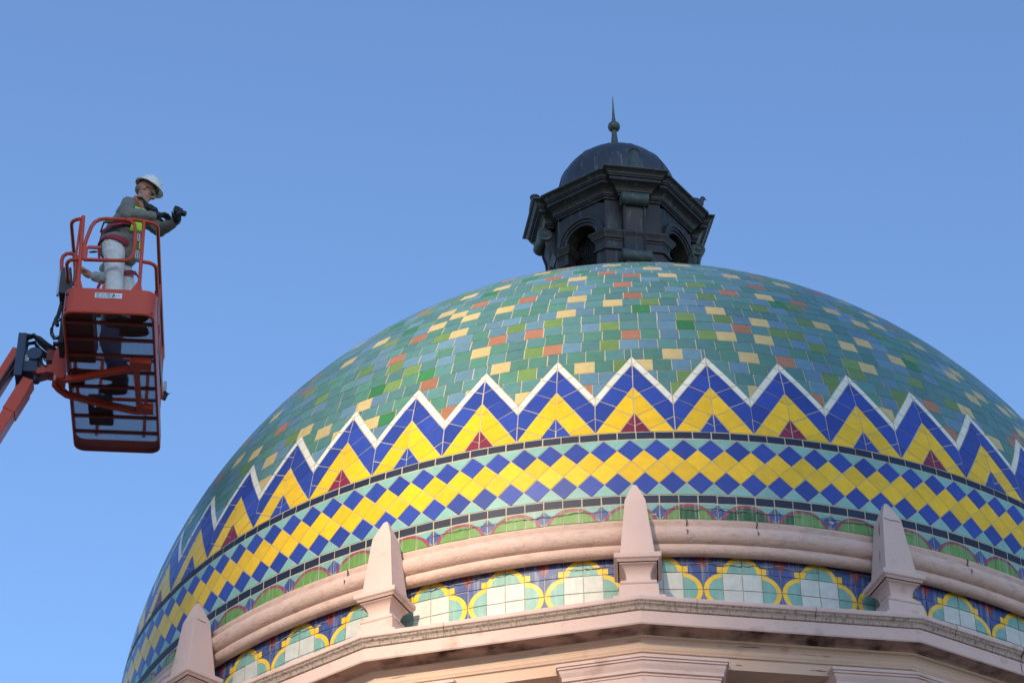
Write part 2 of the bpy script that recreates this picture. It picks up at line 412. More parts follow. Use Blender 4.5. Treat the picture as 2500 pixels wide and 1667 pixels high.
for Q in strip_cuts([(-H+tx, sb), (0, sb), (0, L_TA)], (-H, L_VO), (0, L_PK), 1, .8): half.append(('tri', Q))
tz = {n: Tiles(n+'_chevron_tile' if n != 'tri' else 'triangle_tile', dome, (n if n != 'tri' else 'triangle')+'_chevron_tile_mass') for n in ('white', 'blue', 'yellow', 'tri')}
for k in range(NZ):
    a = TH0+k*PER-180
    kk = (k-24)
    for j, (n, Q) in enumerate(half):
        m = M[n] if n != 'tri' else M['crimson' if kk % 2 == 0 else 'blue']
        tz[n].add([sph_pt(a+p[0], p[1]) for p in Q], sph_n, m, .0042, az=a, key=(n, j, 0))
        tz[n].add([sph_pt(a-p[0], p[1]) for p in Q], sph_n, m, .0042, az=a, key=(n, j, 1))
for t in tz.values(): t.finish()

# two navy courses, and the diamond band between them
nb = Tiles('navy_border_tile', dome, 'navy_border_tile_mass'); NN = 204; dn = 360/NN
for l0, l1, o in ((6.68, 7.56, .824), (-.74, .16, 4.43)):
    for k in range(NN):
        a = o+k*dn; nb.add([sph_pt(a, l0), sph_pt(a+dn, l0), sph_pt(a+dn, l1), sph_pt(a, l1)], sph_n, M['navy'], .005, az=a, key=l0)
nb.finish()
dt = Tiles('diamond_tile', dome, 'diamond_tile_mass'); at = Tiles('aqua_triangle_tile', dome, 'aqua_triangle_tile_mass')
d0, d1 = .20, 6.64; hh = (d1-d0)/5; DN = 144; dd = 360/DN; A0 = 3.99
for r, (m, sh) in enumerate((('blue', 0), ('yellow', .5), ('yellow', 0), ('blue', .5))):
    lc = d0+hh*(r+1)
    for k in range(DN):
        a = A0+(k+sh)*dd
        dt.add([sph_pt(a, lc-hh), sph_pt(a+dd/2, lc), sph_pt(a, lc+hh), sph_pt(a-dd/2, lc)], sph_n, M[m], .0035, az=a, key=r)
for k in range(DN):
    a = A0+(k+.5)*dd; at.add([sph_pt(a-dd/2, d0), sph_pt(a+dd/2, d0), sph_pt(a, d0+hh)], sph_n, M['aqua'], .0035, az=a, key='lo')
    a = A0+k*dd; at.add([sph_pt(a-dd/2, d1), sph_pt(a, d1-hh), sph_pt(a+dd/2, d1)], sph_n, M['aqua'], .0035, az=a, key='hi')
dt.finish(); at.finish()

# arch band: painted tiles; pattern drawn from a uv map in metres
def pattern_mat(name, kind, green=(.115, .235, .05)):
    m = bpy.data.materials.new(name); m.use_nodes = True; t = m.node_tree; b = t.nodes['Principled BSDF']; b.inputs['Roughness'].default_value = .38; b.inputs['Specular IOR Level'].default_value = .28
    uv = t.nodes.new('ShaderNodeUVMap'); sp = t.nodes.new('ShaderNodeSeparateXYZ'); t.links.new(uv.outputs[0], sp.inputs[0]); X, Z = sp.outputs[0], sp.outputs[1]
    def mt(op, a, b_=None, c=None):
        n = t.nodes.new('ShaderNodeMath'); n.operation = op
        for i, x in enumerate((a, b_, c)):
            if x is None: continue
            if isinstance(x, (int, float)): n.inputs[i].default_value = x
            else: t.links.new(x, n.inputs[i])
        return n.outputs[0]
    def rgb(c): n = t.nodes.new('ShaderNodeRGB'); n.outputs[0].default_value = (*c, 1); return n.outputs[0]
    def over(base, col, fac):
        n = t.nodes.new('ShaderNodeMix'); n.data_type = 'RGBA'; t.links.new(fac, n.inputs['Factor']); t.links.new(base, n.inputs[6]); t.links.new(rgb(col), n.inputs[7]); return n.outputs[2]
    lt = lambda a, b_: mt('LESS_THAN', a, b_); gt = lambda a, b_: mt('GREATER_THAN', a, b_)
    AX = mt('ABSOLUTE', X)
    def dist(cx, cz, x=None): 
        u = mt('SUBTRACT', AX if x is None else x, cx); v = mt('SUBTRACT', Z, cz); return mt('SQRT', mt('ADD', mt('MULTIPLY', u, u), mt('MULTIPLY', v, v)))
    aqua, blue, yel, white, crim = (.165, .325, .275), (.045, .068, .20), (.72, .43, .014), (.48, .475, .42), (.23, .045, .065)
    if kind == 'arch':
        P2 = .2235
        out = rgb(aqua); u = mt('SUBTRACT', P2, AX)
        dia = mt('ADD', mt('DIVIDE', u, .066), mt('DIVIDE', mt('ABSOLUTE', mt('SUBTRACT', Z, .072)), .072)); out = over(out, blue, lt(dia, 1))
        D = dist(0, -.066); out = over(out, crim, lt(D, .216)); out = over(out, green, lt(D, .187)); out = over(out, green, lt(Z, -.004))
    else:
        P2 = .3008
        out = rgb(blue); u = mt('SUBTRACT', P2, AX)
        tri = lt(mt('DIVIDE', u, .068), mt('DIVIDE', mt('SUBTRACT', Z, .012), .14)); out = over(out, crim, tri)
        sq = mt('MULTIPLY', mt('MULTIPLY', gt(AX, .10), lt(AX, .19)), mt('MULTIPLY', gt(Z, -.002), lt(Z, .055)))
        D1 = dist(0, -.005); up = gt(Z, -.002); D2 = dist(.145, -.155)
        out = over(out, yel, sq); out = over(out, yel, mt('MULTIPLY', lt(D1, .150), up)); out = over(out, yel, mt('MULTIPLY', lt(D2, .152), mt('SUBTRACT', 1, up)))
        out = over(out, aqua, mt('MULTIPLY', lt(D1, .115), up)); out = over(out, aqua, mt('MULTIPLY', lt(D2, .116), mt('SUBTRACT', 1, up)))
        out = over(out, white, mt('MULTIPLY', lt(AX, .1475), lt(Z, 0)))
    geo = t.nodes.new('ShaderNodeNewGeometry'); n = t.nodes.new('ShaderNodeTexNoise'); n.inputs['Scale'].default_value = 14; n.inputs['Detail'].default_value = 6; t.links.new(geo.outputs['Position'], n.inputs['Vector'])
    hs = t.nodes.new('ShaderNodeHueSaturation'); t.links.new(out, hs.inputs['Color']); t.links.new(mt('MULTIPLY_ADD', n.outputs['Fac'], .5, .75), hs.inputs['Value'])
    # limewash stains trickling down
    mp = t.nodes.new('ShaderNodeMapping'); mp.inputs['Scale'].default_value = (9, 9, .8); t.links.new(geo.outputs['Position'], mp.inputs['Vector'])
    n2 = t.nodes.new('ShaderNodeTexNoise'); n2.inputs['Scale'].default_value = 4; n2.inputs['Detail'].default_value = 5; t.links.new(mp.outputs[0], n2.inputs['Vector'])
    cl = t.nodes.new('ShaderNodeClamp'); t.links.new(mt('MULTIPLY', mt('SUBTRACT', n2.outputs['Fac'], .50), 1.8), cl.inputs[0]); cl.inputs['Max'].default_value = .5
    t.links.new(over(hs.outputs[0], (.40, .40, .36), cl.outputs[0]), b.inputs['Base Color'])
    return m
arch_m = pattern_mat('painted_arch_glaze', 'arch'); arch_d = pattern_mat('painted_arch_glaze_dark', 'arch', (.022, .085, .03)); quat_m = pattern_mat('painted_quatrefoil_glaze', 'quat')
ar = Tiles('arch_tile', dome, 'arch_tile_mass'); NA = 68; da = 360/NA; AV = -2.64
Z1, Z0 = ZC+S*math.sin(R_(-.80)), ZO+11.128; P = S*R_(da)
def insuv(c4, d): return [(x + (d if i in (0, 3) else -d), z + (d if i < 2 else -d)) for i, (x, z) in enumerate(c4)]
for k in range(NA):
    for j in range(3):
        a = AV+da*(k+j/3); az_c = ((a+da/6+180) % 360)-180
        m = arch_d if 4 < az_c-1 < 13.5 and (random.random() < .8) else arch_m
        X0, X1 = -P/2+P*j/3, -P/2+P*(j+1)/3
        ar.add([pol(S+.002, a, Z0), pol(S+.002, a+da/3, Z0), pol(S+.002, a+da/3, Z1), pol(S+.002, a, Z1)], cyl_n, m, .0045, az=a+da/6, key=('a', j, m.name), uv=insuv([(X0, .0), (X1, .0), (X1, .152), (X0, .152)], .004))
ar.finish()
sk = Tiles('green_skirting_tile', dome, 'green_skirting_tile_mass')
for k in range(NA*3):
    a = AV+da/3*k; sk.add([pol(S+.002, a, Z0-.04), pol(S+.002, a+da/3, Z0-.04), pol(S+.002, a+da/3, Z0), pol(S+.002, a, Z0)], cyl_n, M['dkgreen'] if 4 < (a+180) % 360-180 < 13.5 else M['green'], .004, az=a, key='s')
sk.finish()

# ------------------------------------------------------------------ double roll moulding under the dome
def arc(cx, cz, r, a0, a1, n): return [(cx+r*math.cos(R_(a0+(a1-a0)*k/n)), cz+r*math.sin(R_(a0+(a1-a0)*k/n))) for k in range(n+1)]
mb = MB(); prof = [(4.755, 10.878), (4.80, 10.828)] + arc(4.845, 10.846, .052, -120, 70, 8) + arc(4.868, 10.952, .078, -75, 72, 9) + [(4.892, 11.040), (4.905, 11.055), (4.905, 11.082), (4.885, 11.094), (4.835, 11.103)]
mb.lathe([(r, z+ZO) for r, z in prof], M['pink_rough'], n=240)
mld = mb.build('roll_moulding', parent=bld, smooth=True, ang=50)
# cracks and drips on the moulding
def crack(parent, pts, wd=.004, m=None, name='crack'):
    q = MB(); q.tube(pts, [wd*(1-.6*abs(2*i/(len(pts)-1)-1)) for i in range(len(pts))], m or M['crack'], 5); o = q.build(name, parent=parent); o['kind'] = 'stuff'; return o
for a in (4.9, 11.2, -27.0, 24.5, 32.):
    crack(mld, [pol(4.912, a, ZO+11.085), pol(4.915, a+.1, ZO+11.06), pol(4.903, a+.02, ZO+11.03), pol(4.925, a+.06, ZO+11.01)], .006)
    crack(mld, [pol(4.95, a-.05, ZO+10.97), pol(4.952, a+.06, ZO+10.95), pol(4.948, a, ZO+10.93)], .005)

# ------------------------------------------------------------------ drum with painted quatrefoil tiles
RF = 4.79
mb = MB(); mb.lathe([(4.75, ZO+8.9), (RF-.004, ZO+10.0), (RF-.004, ZO+10.90), (4.72, ZO+10.93)], M['grout'], n=288)
drum = mb.build('drum', parent=bld, smooth=True, ang=50)
fr = Tiles('frieze_tile', drum, 'frieze_tile_mass'); NQ = 50; dq = 360/NQ; Q0 = -.93; PW = RF*R_(dq)
HJ = ZO+10.680
for k in range(NQ):
    for j in range(4):
        a = Q0+dq*(k+j/4); X0, X1 = -PW/2+PW*j/4, -PW/2+PW*(j+1)/4
        for i, (z0, z1) in enumerate(((0, .150), (-.150, 0), (-.30, -.150))):
            fr.add([pol(RF, a, HJ+z0), pol(RF, a+dq/4, HJ+z0), pol(RF, a+dq/4, HJ+z1), pol(RF, a, HJ+z1)], cyl_n, quat_m, .0035, az=a+dq/8, key=(j, i), uv=insuv([(X0, z0), (X1, z0), (X1, z1), (X0, z1)], .003))
fr.finish()
# broken mortar strip over the frieze, with odd shards of old tile
mb = MB(); N = 720
for k in range(N):
    a0, a1 = 360*k/N, 360*(k+1)/N
    r0a = RF+.004+.006*math.sin(k*1.7)*math.sin(k*.31); zb = HJ+.152+.006*math.sin(k*.9)
    mb.add([pol(r0a, a0, zb), pol(r0a, a1, zb), pol(RF-.006, a1, HJ+.20), pol(RF-.006, a0, HJ+.20)], [(0,1,2,3)], M['mortar'])
mb.build('mortar_strip', parent=drum)
for a, m in ((-9.4, 'orange'), (-5.6, 'blue'), (-1.9, 'orange'), (1.8, 'white'), (-12.5, 'aqua'), (8, 'aqua'), (11.5, 'blue'), (-14.5, 'blue'), (16.2, 'aqua'), (-3.6, 'steel'), (5.2, 'steel')):
    da_ = random.uniform(.5, .9); q = MB(); z0 = HJ+.156
    q.add([pol(RF+.014, a, z0), pol(RF+.014, a+da_, z0+.002), pol(RF+.012, a+da_*.9, z0+.02), pol(RF+.012, a+.1, z0+.016), pol(RF, a, z0), pol(RF, a+da_, z0), pol(RF, a+da_*.9, z0+.02), pol(RF, a+.1, z0+.016)], [(0,1,2,3),(4,5,1,0),(5,6,2,1),(7,4,0,3)], M[m]); q.build('tile_shard', parent=drum)
# long jagged cracks through frieze and arch tiles
def jag(a0, a1, z, r, amp, step=.35):
    pts = []; a = a0; zz = z
    while a < a1: pts.append(pol(r, a, zz)); a += step*random.uniform(.5, 1.5); zz = zz*.6+.4*z+random.uniform(-amp, amp)
    return pts
for a0, a1, z, am in ((-29, -8, HJ+.085, .010), (-6, -1, HJ+.06, .010), (2.0, 17.5, HJ+.075, .012), (17.5, 24, HJ+.10, .012), (-40, -30, HJ+.07, .012)):
    crack(drum, jag(a0, a1, z, RF+.006, am), .0035, M['mortar']); crack(drum, jag(a0+.3, a1-.2, z-.004, RF+.006, am), .0022)
for a0, a1, z, am in ((-19, -1.5, ZO+11.215, .008), (2.5, 16, ZO+11.215, .013), (17, 27, ZO+11.22, .011)):
    crack(dome, jag(a0, a1, z, S+.0075, am), .0032, M['mortar']); crack(dome, jag(a0+.2, a1, z-.005, S+.008, am), .002)
# bare patches where glaze has come off
for a, z, r in ((-24.6, HJ+.05, RF), (-23.7, HJ+.02, RF), (9.5, HJ+.07, RF), (2.1, ZO+11.17, S), (-31, HJ+.06, RF), (18.5, ZO+11.19, S), (-25.9, HJ+.09, RF)):
    q = MB(); n = 9; sx, sz = random.uniform(.02, .05), random.uniform(.008, .018); R2 = r+.0078
    pts = []
    for k in range(n): t_ = 2*math.pi*k/n; e = random.uniform(.6, 1.2); pts.append(pol(R2, a+math.degrees(sx*e*math.cos(t_)/r), z+sz*e*math.sin(t_)))
    bk = [Vector((p.x*.9975, p.y*.9975, p.z)) for p in pts]
    q.add(pts+bk, [tuple(range(n))]+[(n+i, n+(i+1)%n, (i+1)%n, i) for i in range(n)], M['mortar']); q.build('bare_patch', parent=drum if r == RF else dome)['kind'] = 'stuff'

# ------------------------------------------------------------------ sixteen-sided cornice, frieze and capitals
OB0 = .42; a16 = R_(OB0); RB = 5.20
plan = ngon(16, RB, a16)
k16 = math.cos(math.pi/16)      # vertex radius -> face offset
def pv(lst): return [((r-RB)*k16, z+ZO) for r, z in lst]
P_TOP = [(5.155, 9.68), (5.155, 9.770), (5.172, 9.776), (5.172, 9.790)]
cav = [(5.178+.035*(1-math.cos(R_(a))), 9.796+.075*math.sin(R_(a))) for a in (0, 22, 45, 67, 90)]
prof1 = pv(P_TOP+cav+[(5.222, 9.874), (5.222, 9.886)])
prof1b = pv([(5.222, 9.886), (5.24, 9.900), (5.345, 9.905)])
prof2 = pv([(5.345, 9.905), (5.352, 9.915), (5.352, 10.010), (5.345, 10.016)])
cyma = pv([(5.345, 10.016), (5.362, 10.020), (5.364, 10.032), (5.372, 10.046), (5.388, 10.058), (5.394, 10.070), (5.402, 10.074)])
prof3 = pv([(5.402, 10.074), (5.408, 10.078), (5.408, 10.108), (5.402, 10.114), (5.15, 10.19), (4.80, 10.215)])
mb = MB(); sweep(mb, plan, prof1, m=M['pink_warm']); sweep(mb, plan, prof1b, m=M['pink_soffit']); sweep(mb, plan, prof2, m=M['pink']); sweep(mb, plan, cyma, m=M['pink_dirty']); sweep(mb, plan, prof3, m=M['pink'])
cor = mb.build('cornice', parent=bld)
bv = cor.modifiers.new('bevel', 'BEVEL'); bv.width = .004; bv.segments = 1; bv.limit_method = 'ANGLE'; bv.angle_limit = R_(35)
# joints and cracks across the cornice
for face_a, fr_, dpt in ((1, .45, 1), (1, .78, 1), (0, .62, .6), (0, .2, .4), (-1, .3, .5), (1, .15, .5), (2, .25, 1), (2, .1, 1)):
    def on(f2, r, z):
        A = pol(r, OB0+22.5*face_a, z+ZO); B = pol(r, OB0+22.5*(face_a+1), z+ZO); return A+(B-A)*f2
    crack(cor, [on(fr_, 5.411, 10.11), on(fr_+.002, 5.411, 10.085), on(fr_-.001, 5.392, 10.06), on(fr_+.002, 5.370, 10.035), on(fr_+.001, 5.366, 10.02)], .0045*dpt)
    if dpt > .7: crack(cor, [on(fr_, 5.356, 10.008), on(fr_+.003, 5.356, 9.98), on(fr_+.001, 5.356, 9.95), on(fr_+.004, 5.356, 9.915)], .0028)
# paint lifting along the frieze: thin hairline flakes
for i in range(26):
    fa = random.choice((-2, -1, -1, 0, 0, 1)); f2 = random.uniform(.03, .95); L = random.uniform(.02, .06)
    r, z = random.choice(((5.176, 9.80), (5.184, 9.83), (5.198, 9.855), (5.160, 9.72)))
    A = pol(r, OB0+22.5*fa, z+ZO); B = pol(r, OB0+22.5*(fa+1), z+ZO); n3 = random.randint(3, 5)
    crack(cor, [A+(B-A)*(f2+L*k/n3)+Vector((0, 0, random.uniform(-.003, .003))) for k in range(n3+1)], random.uniform(.0012, .0024))
# wall behind, deep window recesses between the capitals
mb = MB(); sweep(mb, plan, pv([(4.70, 7.7), (4.70, 9.68), (5.155, 9.68)]), m=M['pink_warm']); mb.build('drum_wall', parent=bld)
# pilaster with its capital wrapped round each corner
def wrap_plan(i, hw, r):
    V = Vector(pol(r, OB0+22.5*i, 0)); A = Vector(pol(r, OB0+22.5*(i-1), 0)); B = Vector(pol(r, OB0+22.5*(i+1), 0))
    ea = (A-V).normalized(); eb = (B-V).normalized(); inn = (-V).normalized()
    p1 = V+ea*hw; p2 = V+eb*hw; na = Vector((0,0,1)).cross(ea); nb_ = Vector((0,0,1)).cross(eb)
    q = .42
    return [(p.x, p.y) for p in (p1, V, p2, p2+inn*q, p1+inn*q)]
for i in range(-4, 5):
    pw = wrap_plan(i, .56, 5.165); mb = MB()
    sweep(mb, pw, [(.012, ZO+7.7), (.012, ZO+9.46), (.03, ZO+9.466), (.03, ZO+9.49), (.012, ZO+9.497), (.012, ZO+9.57), (.02, ZO+9.575), (.02, ZO+9.588), (.035, ZO+9.594), (.037, ZO+9.62), (.052, ZO+9.650), (.058, ZO+9.672), (.068, ZO+9.676), (.068, ZO+9.690), (.078, ZO+9.694), (.078, ZO+9.718), (.0, ZO+9.745)], m=M['pink'])
    o = mb.build('pilaster_capital', parent=bld)

# ------------------------------------------------------------------ obelisks standing over the corners
def sq(mb, prof, m):
    for i, (h, z) in enumerate(prof): mb.v += [(-h, -h, z), (h, -h, z), (h, h, z), (-h, h, z)]
    for i in range(len(prof)-1):
        for k in range(4): l = (k+1) % 4; mb.f.append((i*4+k, i*4+l, i*4+4+l, i*4+4+k)); mb.m.append(mb.mi(m))
    n = len(prof)-1; mb.f.append((n*4, n*4+1, n*4+2, n*4+3)); mb.m.append(mb.mi(m))
    return mb
ZB = 10.12
pr_ped = [(.195, 0), (.195, .09), (.172, .105), (.150, .12), (.146, .215), (.138, .222)] 
pr_neck = [(.120, .222)] + [(.120+.018*math.cos(R_(a)), .243+.021*math.sin(R_(a))) for a in (-90, -45, 0, 45, 90)] + [(.100, .270), (.090, .30), (.092, .335), (.106, .372), (.130, .398), (.140, .402), (.140, .412)]
pr_cap = [(.150, .412), (.163, .428), (.176, .436), (.178, .472), (.172, .480), (.128, .490)]
pr_sh = [(.130, .488), (.079, 1.000), (.076, 1.012), (.040, 1.115), (.020, 1.172), (.010, 1.186), (.003, 1.190)]
parts0 = None
for i in range(-4, 5):
    a = OB0+22.5*i; ob = empty('obelisk', pol(5.045, a, ZO+ZB), bld, R_(a))
    if parts0 is None:
        parts0 = []
        for nm, prf, m in (('pedestal', pr_ped, M['pink']), ('neck', pr_neck, M['pink']), ('cap', pr_cap, M['pink']), ('shaft', pr_sh, M['pink'])):
            o = sq(MB(), prf, m).build(nm, parent=ob, smooth=(nm == 'neck'), ang=50); o.data.update()
            bv = o.modifiers.new('bevel', 'BEVEL'); bv.width = .006; bv.segments = 2; bv.limit_method = 'ANGLE'; bv.angle_limit = R_(30)
            parts0.append(o)
    else:
        for o in parts0: c = o.copy(); C.objects.link(c); c.parent = ob
    if i == 1: tag(ob, 'shaded mauve obelisk with two long cracks down its left face')
    if i == 0: tag(ob, 'obelisk seen square on, half in sun')
    if i == -1: tag(ob, 'brightly sunlit cream obelisk')
    if i == -2: tag(ob, 'shaded mauve obelisk seen edge on at the far left corner')
def obk(i, pts, wd=.003):
    q = Matrix.Rotation(R_(OB0+22.5*i), 4, 'Z'); c = pol(5.045, OB0+22.5*i, ZO+ZB)
    crack(bld, [q @ Vector(p)+c for p in pts], wd)
obk(1, [(-.083, -.02, .98), (-.087, -.022, .94), (-.091, -.02, .90), (-.092, -.026, .86)], .004); obk(1, [(-.110, -.03, .72), (-.113, -.03, .66), (-.118, -.03, .60)], .003)
obk(1, [(-.07, -.083, 1.0), (-.02, -.082, .985), (.03, -.082, .99), (.07, -.083, .98)], .003)
obk(-2, [(.082, -.05, .99), (.082, 0, .98), (.083, .04, .985)], .003)

# ------------------------------------------------------------------ dark bronze lantern on top of the dome
PH = 12.6; lan = empty('lantern', (0, 0, ZO), bld, R_(PH))     # local frame: bracket sides face -y, +x, +y, -x
AP = .711; HW = AP*math.tan(math.pi/8)
octo = ngon(8, AP/math.cos(math.pi/8), math.pi/8)
def rotz(p, a): c, s_ = math.cos(a), math.sin(a); return (p[0]*c-p[1]*s_, p[0]*s_+p[1]*c)
def octo_block(hw, pr):          # octagon with a projecting block on each of the four bracket sides
    out = []
    base = ngon(8, AP/math.cos(math.pi/8), math.pi/8)   # first vertex at az +22.5
    for q in range(4):
        a = q*math.pi/2
        for p in ((-HW, -AP), (-hw, -AP), (-hw, -AP-pr), (hw, -AP-pr), (hw, -AP), (HW, -AP)): out.append(rotz(p, a))
    return out
# entablature
mb = MB(); pl = octo_block(.150, .075)
sweep(mb, pl, [(.0, 17.80), (.016, 17.80), (.016, 17.825), (.030, 17.829), (.030, 17.846), (.040, 17.85), (.045, 17.865), (.06, 17.89), (.085, 17.912), (.112, 17.925), (.122, 17.928), (.122, 17.965), (.136, 17.969), (.136, 17.985), (.146, 17.99), (.152, 18.005), (.168, 18.025), (.186, 18.035), (.19, 18.04)], m=M['bronze'])
mb.build('entablature', parent=lan)
mb = MB(); sweep(mb, pl, [(.19, 18.04), (.196, 18.042), (.196, 18.055), (.19, 18.06), (-.02, 18.10)], m=M['bronze_edge'], close_top=True); mb.build('cornice_flashing', parent=lan)
# shell: floor slab, inner ceiling, chamfer walls
mb = MB(); 
for q in range(4):
    a = q*math.pi/2
    for lo, hi in (((-HW, -AP, 15.6), (HW, -AP+.10, 17.80)),): mb.box(lo, hi, M['bronze'], Matrix.Rotation(a, 4, 'Z'))
mb.build('corner_wall', parent=lan)
mb = MB(); mb.add([(x, y, 17.79) for x, y in ngon(8, AP/math.cos(math.pi/8)-.01, math.pi/8)], [tuple(range(8))], M['void']); mb.add([(x, y, 16.12) for x, y in ngon(8, AP/math.cos(math.pi/8)-.01, math.pi/8)], [tuple(range(8))], M['void'])
for q in range(4):   # lining behind the corner walls
    mb.box((-HW, -AP+.101, 15.7), (HW, -AP+.12, 17.78), M['void'], Matrix.Rotation(q*math.pi/2, 4, 'Z'))
mb.build('interior', parent=lan)
# arched sides
AS, RI, RO, DEP = 17.38, .185, .285, .15
def arch_panel():
    mb = MB(); hw = HW+.002; zt, zb = 17.80, 15.6; n = 14; y0, y1 = -AP, -AP+DEP
    arc_i = [(RI*math.cos(math.pi*k/n), AS+RI*math.sin(math.pi*k/n)) for k in range(n+1)]
    outer = []
    for k in range(n+1):
        t_ = math.pi*k/n; cx, sz = math.cos(t_), math.sin(t_); sc = min(hw/abs(cx) if abs(cx) > 1e-6 else 9, (zt-AS)/sz if sz > 1e-6 else 9); outer.append((cx*sc, AS+sz*sc))
    v = [(x, y0, z) for x, z in arc_i]+[(x, y0, z) for x, z in outer]; f = [(k, k+n+1, k+n+2, k+1) for k in range(n)]
    mb.add(v, f, M['bronze'])
    for sx in (-1, 1):
        mb.add([(sx*RI, y0, zb), (sx*hw, y0, zb), (sx*hw, y0, AS), (sx*RI, y0, AS)], [(0,1,2,3)], M['bronze'])
    # reveal
    path = [(RI, zb)]+arc_i+[(-RI, zb)]
    v = [(x, y0, z) for x, z in path]+[(x, y1, z) for x, z in path]; L = len(path)
    mb.add(v, [(k, k+1, L+k+1, L+k) for k in range(L-1)], M['bronze'])
    for sx in (-1, 1): mb.add([(sx*RI, y1, zb), (sx*hw*.8, y1, zb), (sx*hw*.8, y1, zt), (sx*RI, y1, zt)], [(0,1,2,3)], M['void'])
    for k in range(6):    # corner fillers top
        pass
    return mb.mesh('arch_panel')
def archivolt():
    mb = MB(); n = 20
    pr = [(RI+.002, 0.), (RI+.002, .016), (RI+.018, .018), (RI+.018, .010), (RI+.034, .012), (RI+.036, .028), (RI+.066, .030), (RI+.068, .044), (RI+.082, .050), (RO-.006, .050), (RO, .042), (RO, 0)]
    for k in range(n+1):
        t_ = math.pi*k/n
        for r, d in pr: mb.v.append((r*math.cos(t_), -AP-d, AS+r*math.sin(t_)))
    L = len(pr)
    for k in range(n):
        for j in range(L-1): mb.f.append((k*L+j, (k+1)*L+j, (k+1)*L+j+1, k*L+j+1)); mb.m.append(mb.mi(M['bronze']))
    return mb.mesh('archivolt')
def grille():
    mb = MB(); y = -AP+DEP+.03
    for k in range(-7, 8): mb.box((k*.027-.004, y, 16.1), (k*.027+.004, y+.008, 17.6), M['bronze'])
    for k in range(56): mb.box((-.2, y-.006, 16.1+k*.027), (.2, y+.002, 16.108+k*.027), M['bronze'])
    return mb.mesh('grille')
def impost():
    """moulding wrapped round one corner pier: from the arch jamb round the bracket side to the next jamb"""
    mb = MB(); pl = []
    jx = RI-.002
    def face(sgn, x):      # point on the neighbouring arched face
        a = math.pi/4*sgn; return rotz((x, -AP), a)
    pl = [face(-1, RI-.0), (-HW, -AP), (HW, -AP), face(1, -RI)]
    i1 = rotz((-RI, -AP+.12), math.pi/4); i0 = rotz((RI, -AP+.12), -math.pi/4)
    pl = pl+[i1, i0]
    sweep(mb, pl, [(.008, 15.6), (.008, 17.125), (.03, 17.13), (.03, 17.155), (.014, 17.165), (.014, 17.24), (.022, 17.25), (.022, 17.27), (.034, 17.275), (.045, 17.30), (.062, 17.33), (.066, 17.335), (.066, 17.357), (.0, 17.372)], m=M['bronze'])
    return mb.mesh('impost')
def bracket():
    mb = MB(); w_ = .118
    # side outline (radial distance beyond wall, z)
    out = [(0, 17.79), (.07, 17.79), (.10, 17.72), (.085, 17.60), (.055, 17.50), (.045, 17.35), (.048, 17.20), (.065, 17.10), (.09, 17.02), (.10, 16.90), (.09, 16.72), (.06, 16.62), (0, 16.60)]
    for sx in (-1, 1): mb.v += [(sx*w_, -AP-d, z) for d, z in out]
    n = len(out); mb.f += [tuple(range(n)), tuple(reversed(range(n, 2*n)))]; mb.m += [mb.mi(M['bronze'])]*2
    for k in range(n): l = (k+1) % n; mb.f.append((k, k+n, l+n, l)); mb.m.append(mb.mi(M['bronze']))
    for sx in (-1, 1):     # raised side fillets
        mb.tube([(sx*(w_-.012), -AP-d-.006, z) for d, z in out[2:8]], .013, M['bronze'], 6)
    return mb.mesh('bracket')
def scroll(w_, r, d, z, m, waist=.86):
    mb = MB(); xs = [-w_, -w_, -w_*.62, -w_*.55, 0, w_*.55, w_*.62, w_, w_]; rr = [r*.02, r, r*.98, r*.90, r*waist*1.04, r*.90, r*.98, r, r*.02]
    mb.tube([(x+i*1e-5, -AP-d, z) for i, x in enumerate(xs)], rr, m, 20)
    for sx in (-1, 1):
        mb.tube([(sx*w_, -AP-d, z), (sx*(w_+.012), -AP-d, z)], [r*.30, r*.26], m, 12)
        sp = [(sx*(w_+.003), -AP-d+r*(.9-.09*k/2)*math.cos(k*.55), z+r*(.9-.09*k/2)*math.sin(k*.55)) for k in range(14)]; mb.tube(sp, .006, m, 5)
    return mb.mesh('scroll')
def vase():
    mb = MB(); mb.lathe([(.0, 0), (.075, 0), (.075, .03), (.06, .045), (.066, .07), (.067, .11), (.056, .19), (.045, .25), (.043, .265), (.054, .272), (.054, .288), (.040, .300), (.0, .304)], M['bronze_edge'], 18); return mb.mesh('vase')
def place(me, name, a, parent=lan, smooth=False, loc=(0, 0, 0)):
    o = bpy.data.objects.new(name, me); C.objects.link(o); o.parent = parent; o.rotation_euler.z = a; o.location = loc
    if smooth: me.polygons.foreach_set('use_smooth', [True]*len(me.polygons)); me.set_sharp_from_angle(angle=R_(35))
    return o
ms = (arch_panel(), archivolt(), grille(), impost(), bracket(), scroll(.138, .080, .115, 17.735, M['bronze_edge']), scroll(.150, .075, .085, 17.00, M['bronze_edge']), vase())
for q in range(4):
    a = q*math.pi/2
    place(ms[0], 'arch_panel', a+math.pi/4); place(ms[1], 'archivolt', a+math.pi/4, smooth=True); place(ms[2], 'grille', a+math.pi/4)
    place(ms[3], 'impost', a); place(ms[4], 'bracket', a, smooth=True); place(ms[5], 'scroll', a, smooth=True); place(ms[6], 'scroll', a, smooth=True)
    if q != 1: place(ms[7], 'vase', a, smooth=True, loc=Matrix.Rotation(a, 3, 'Z') @ Vector((0, -.90, 18.062)))
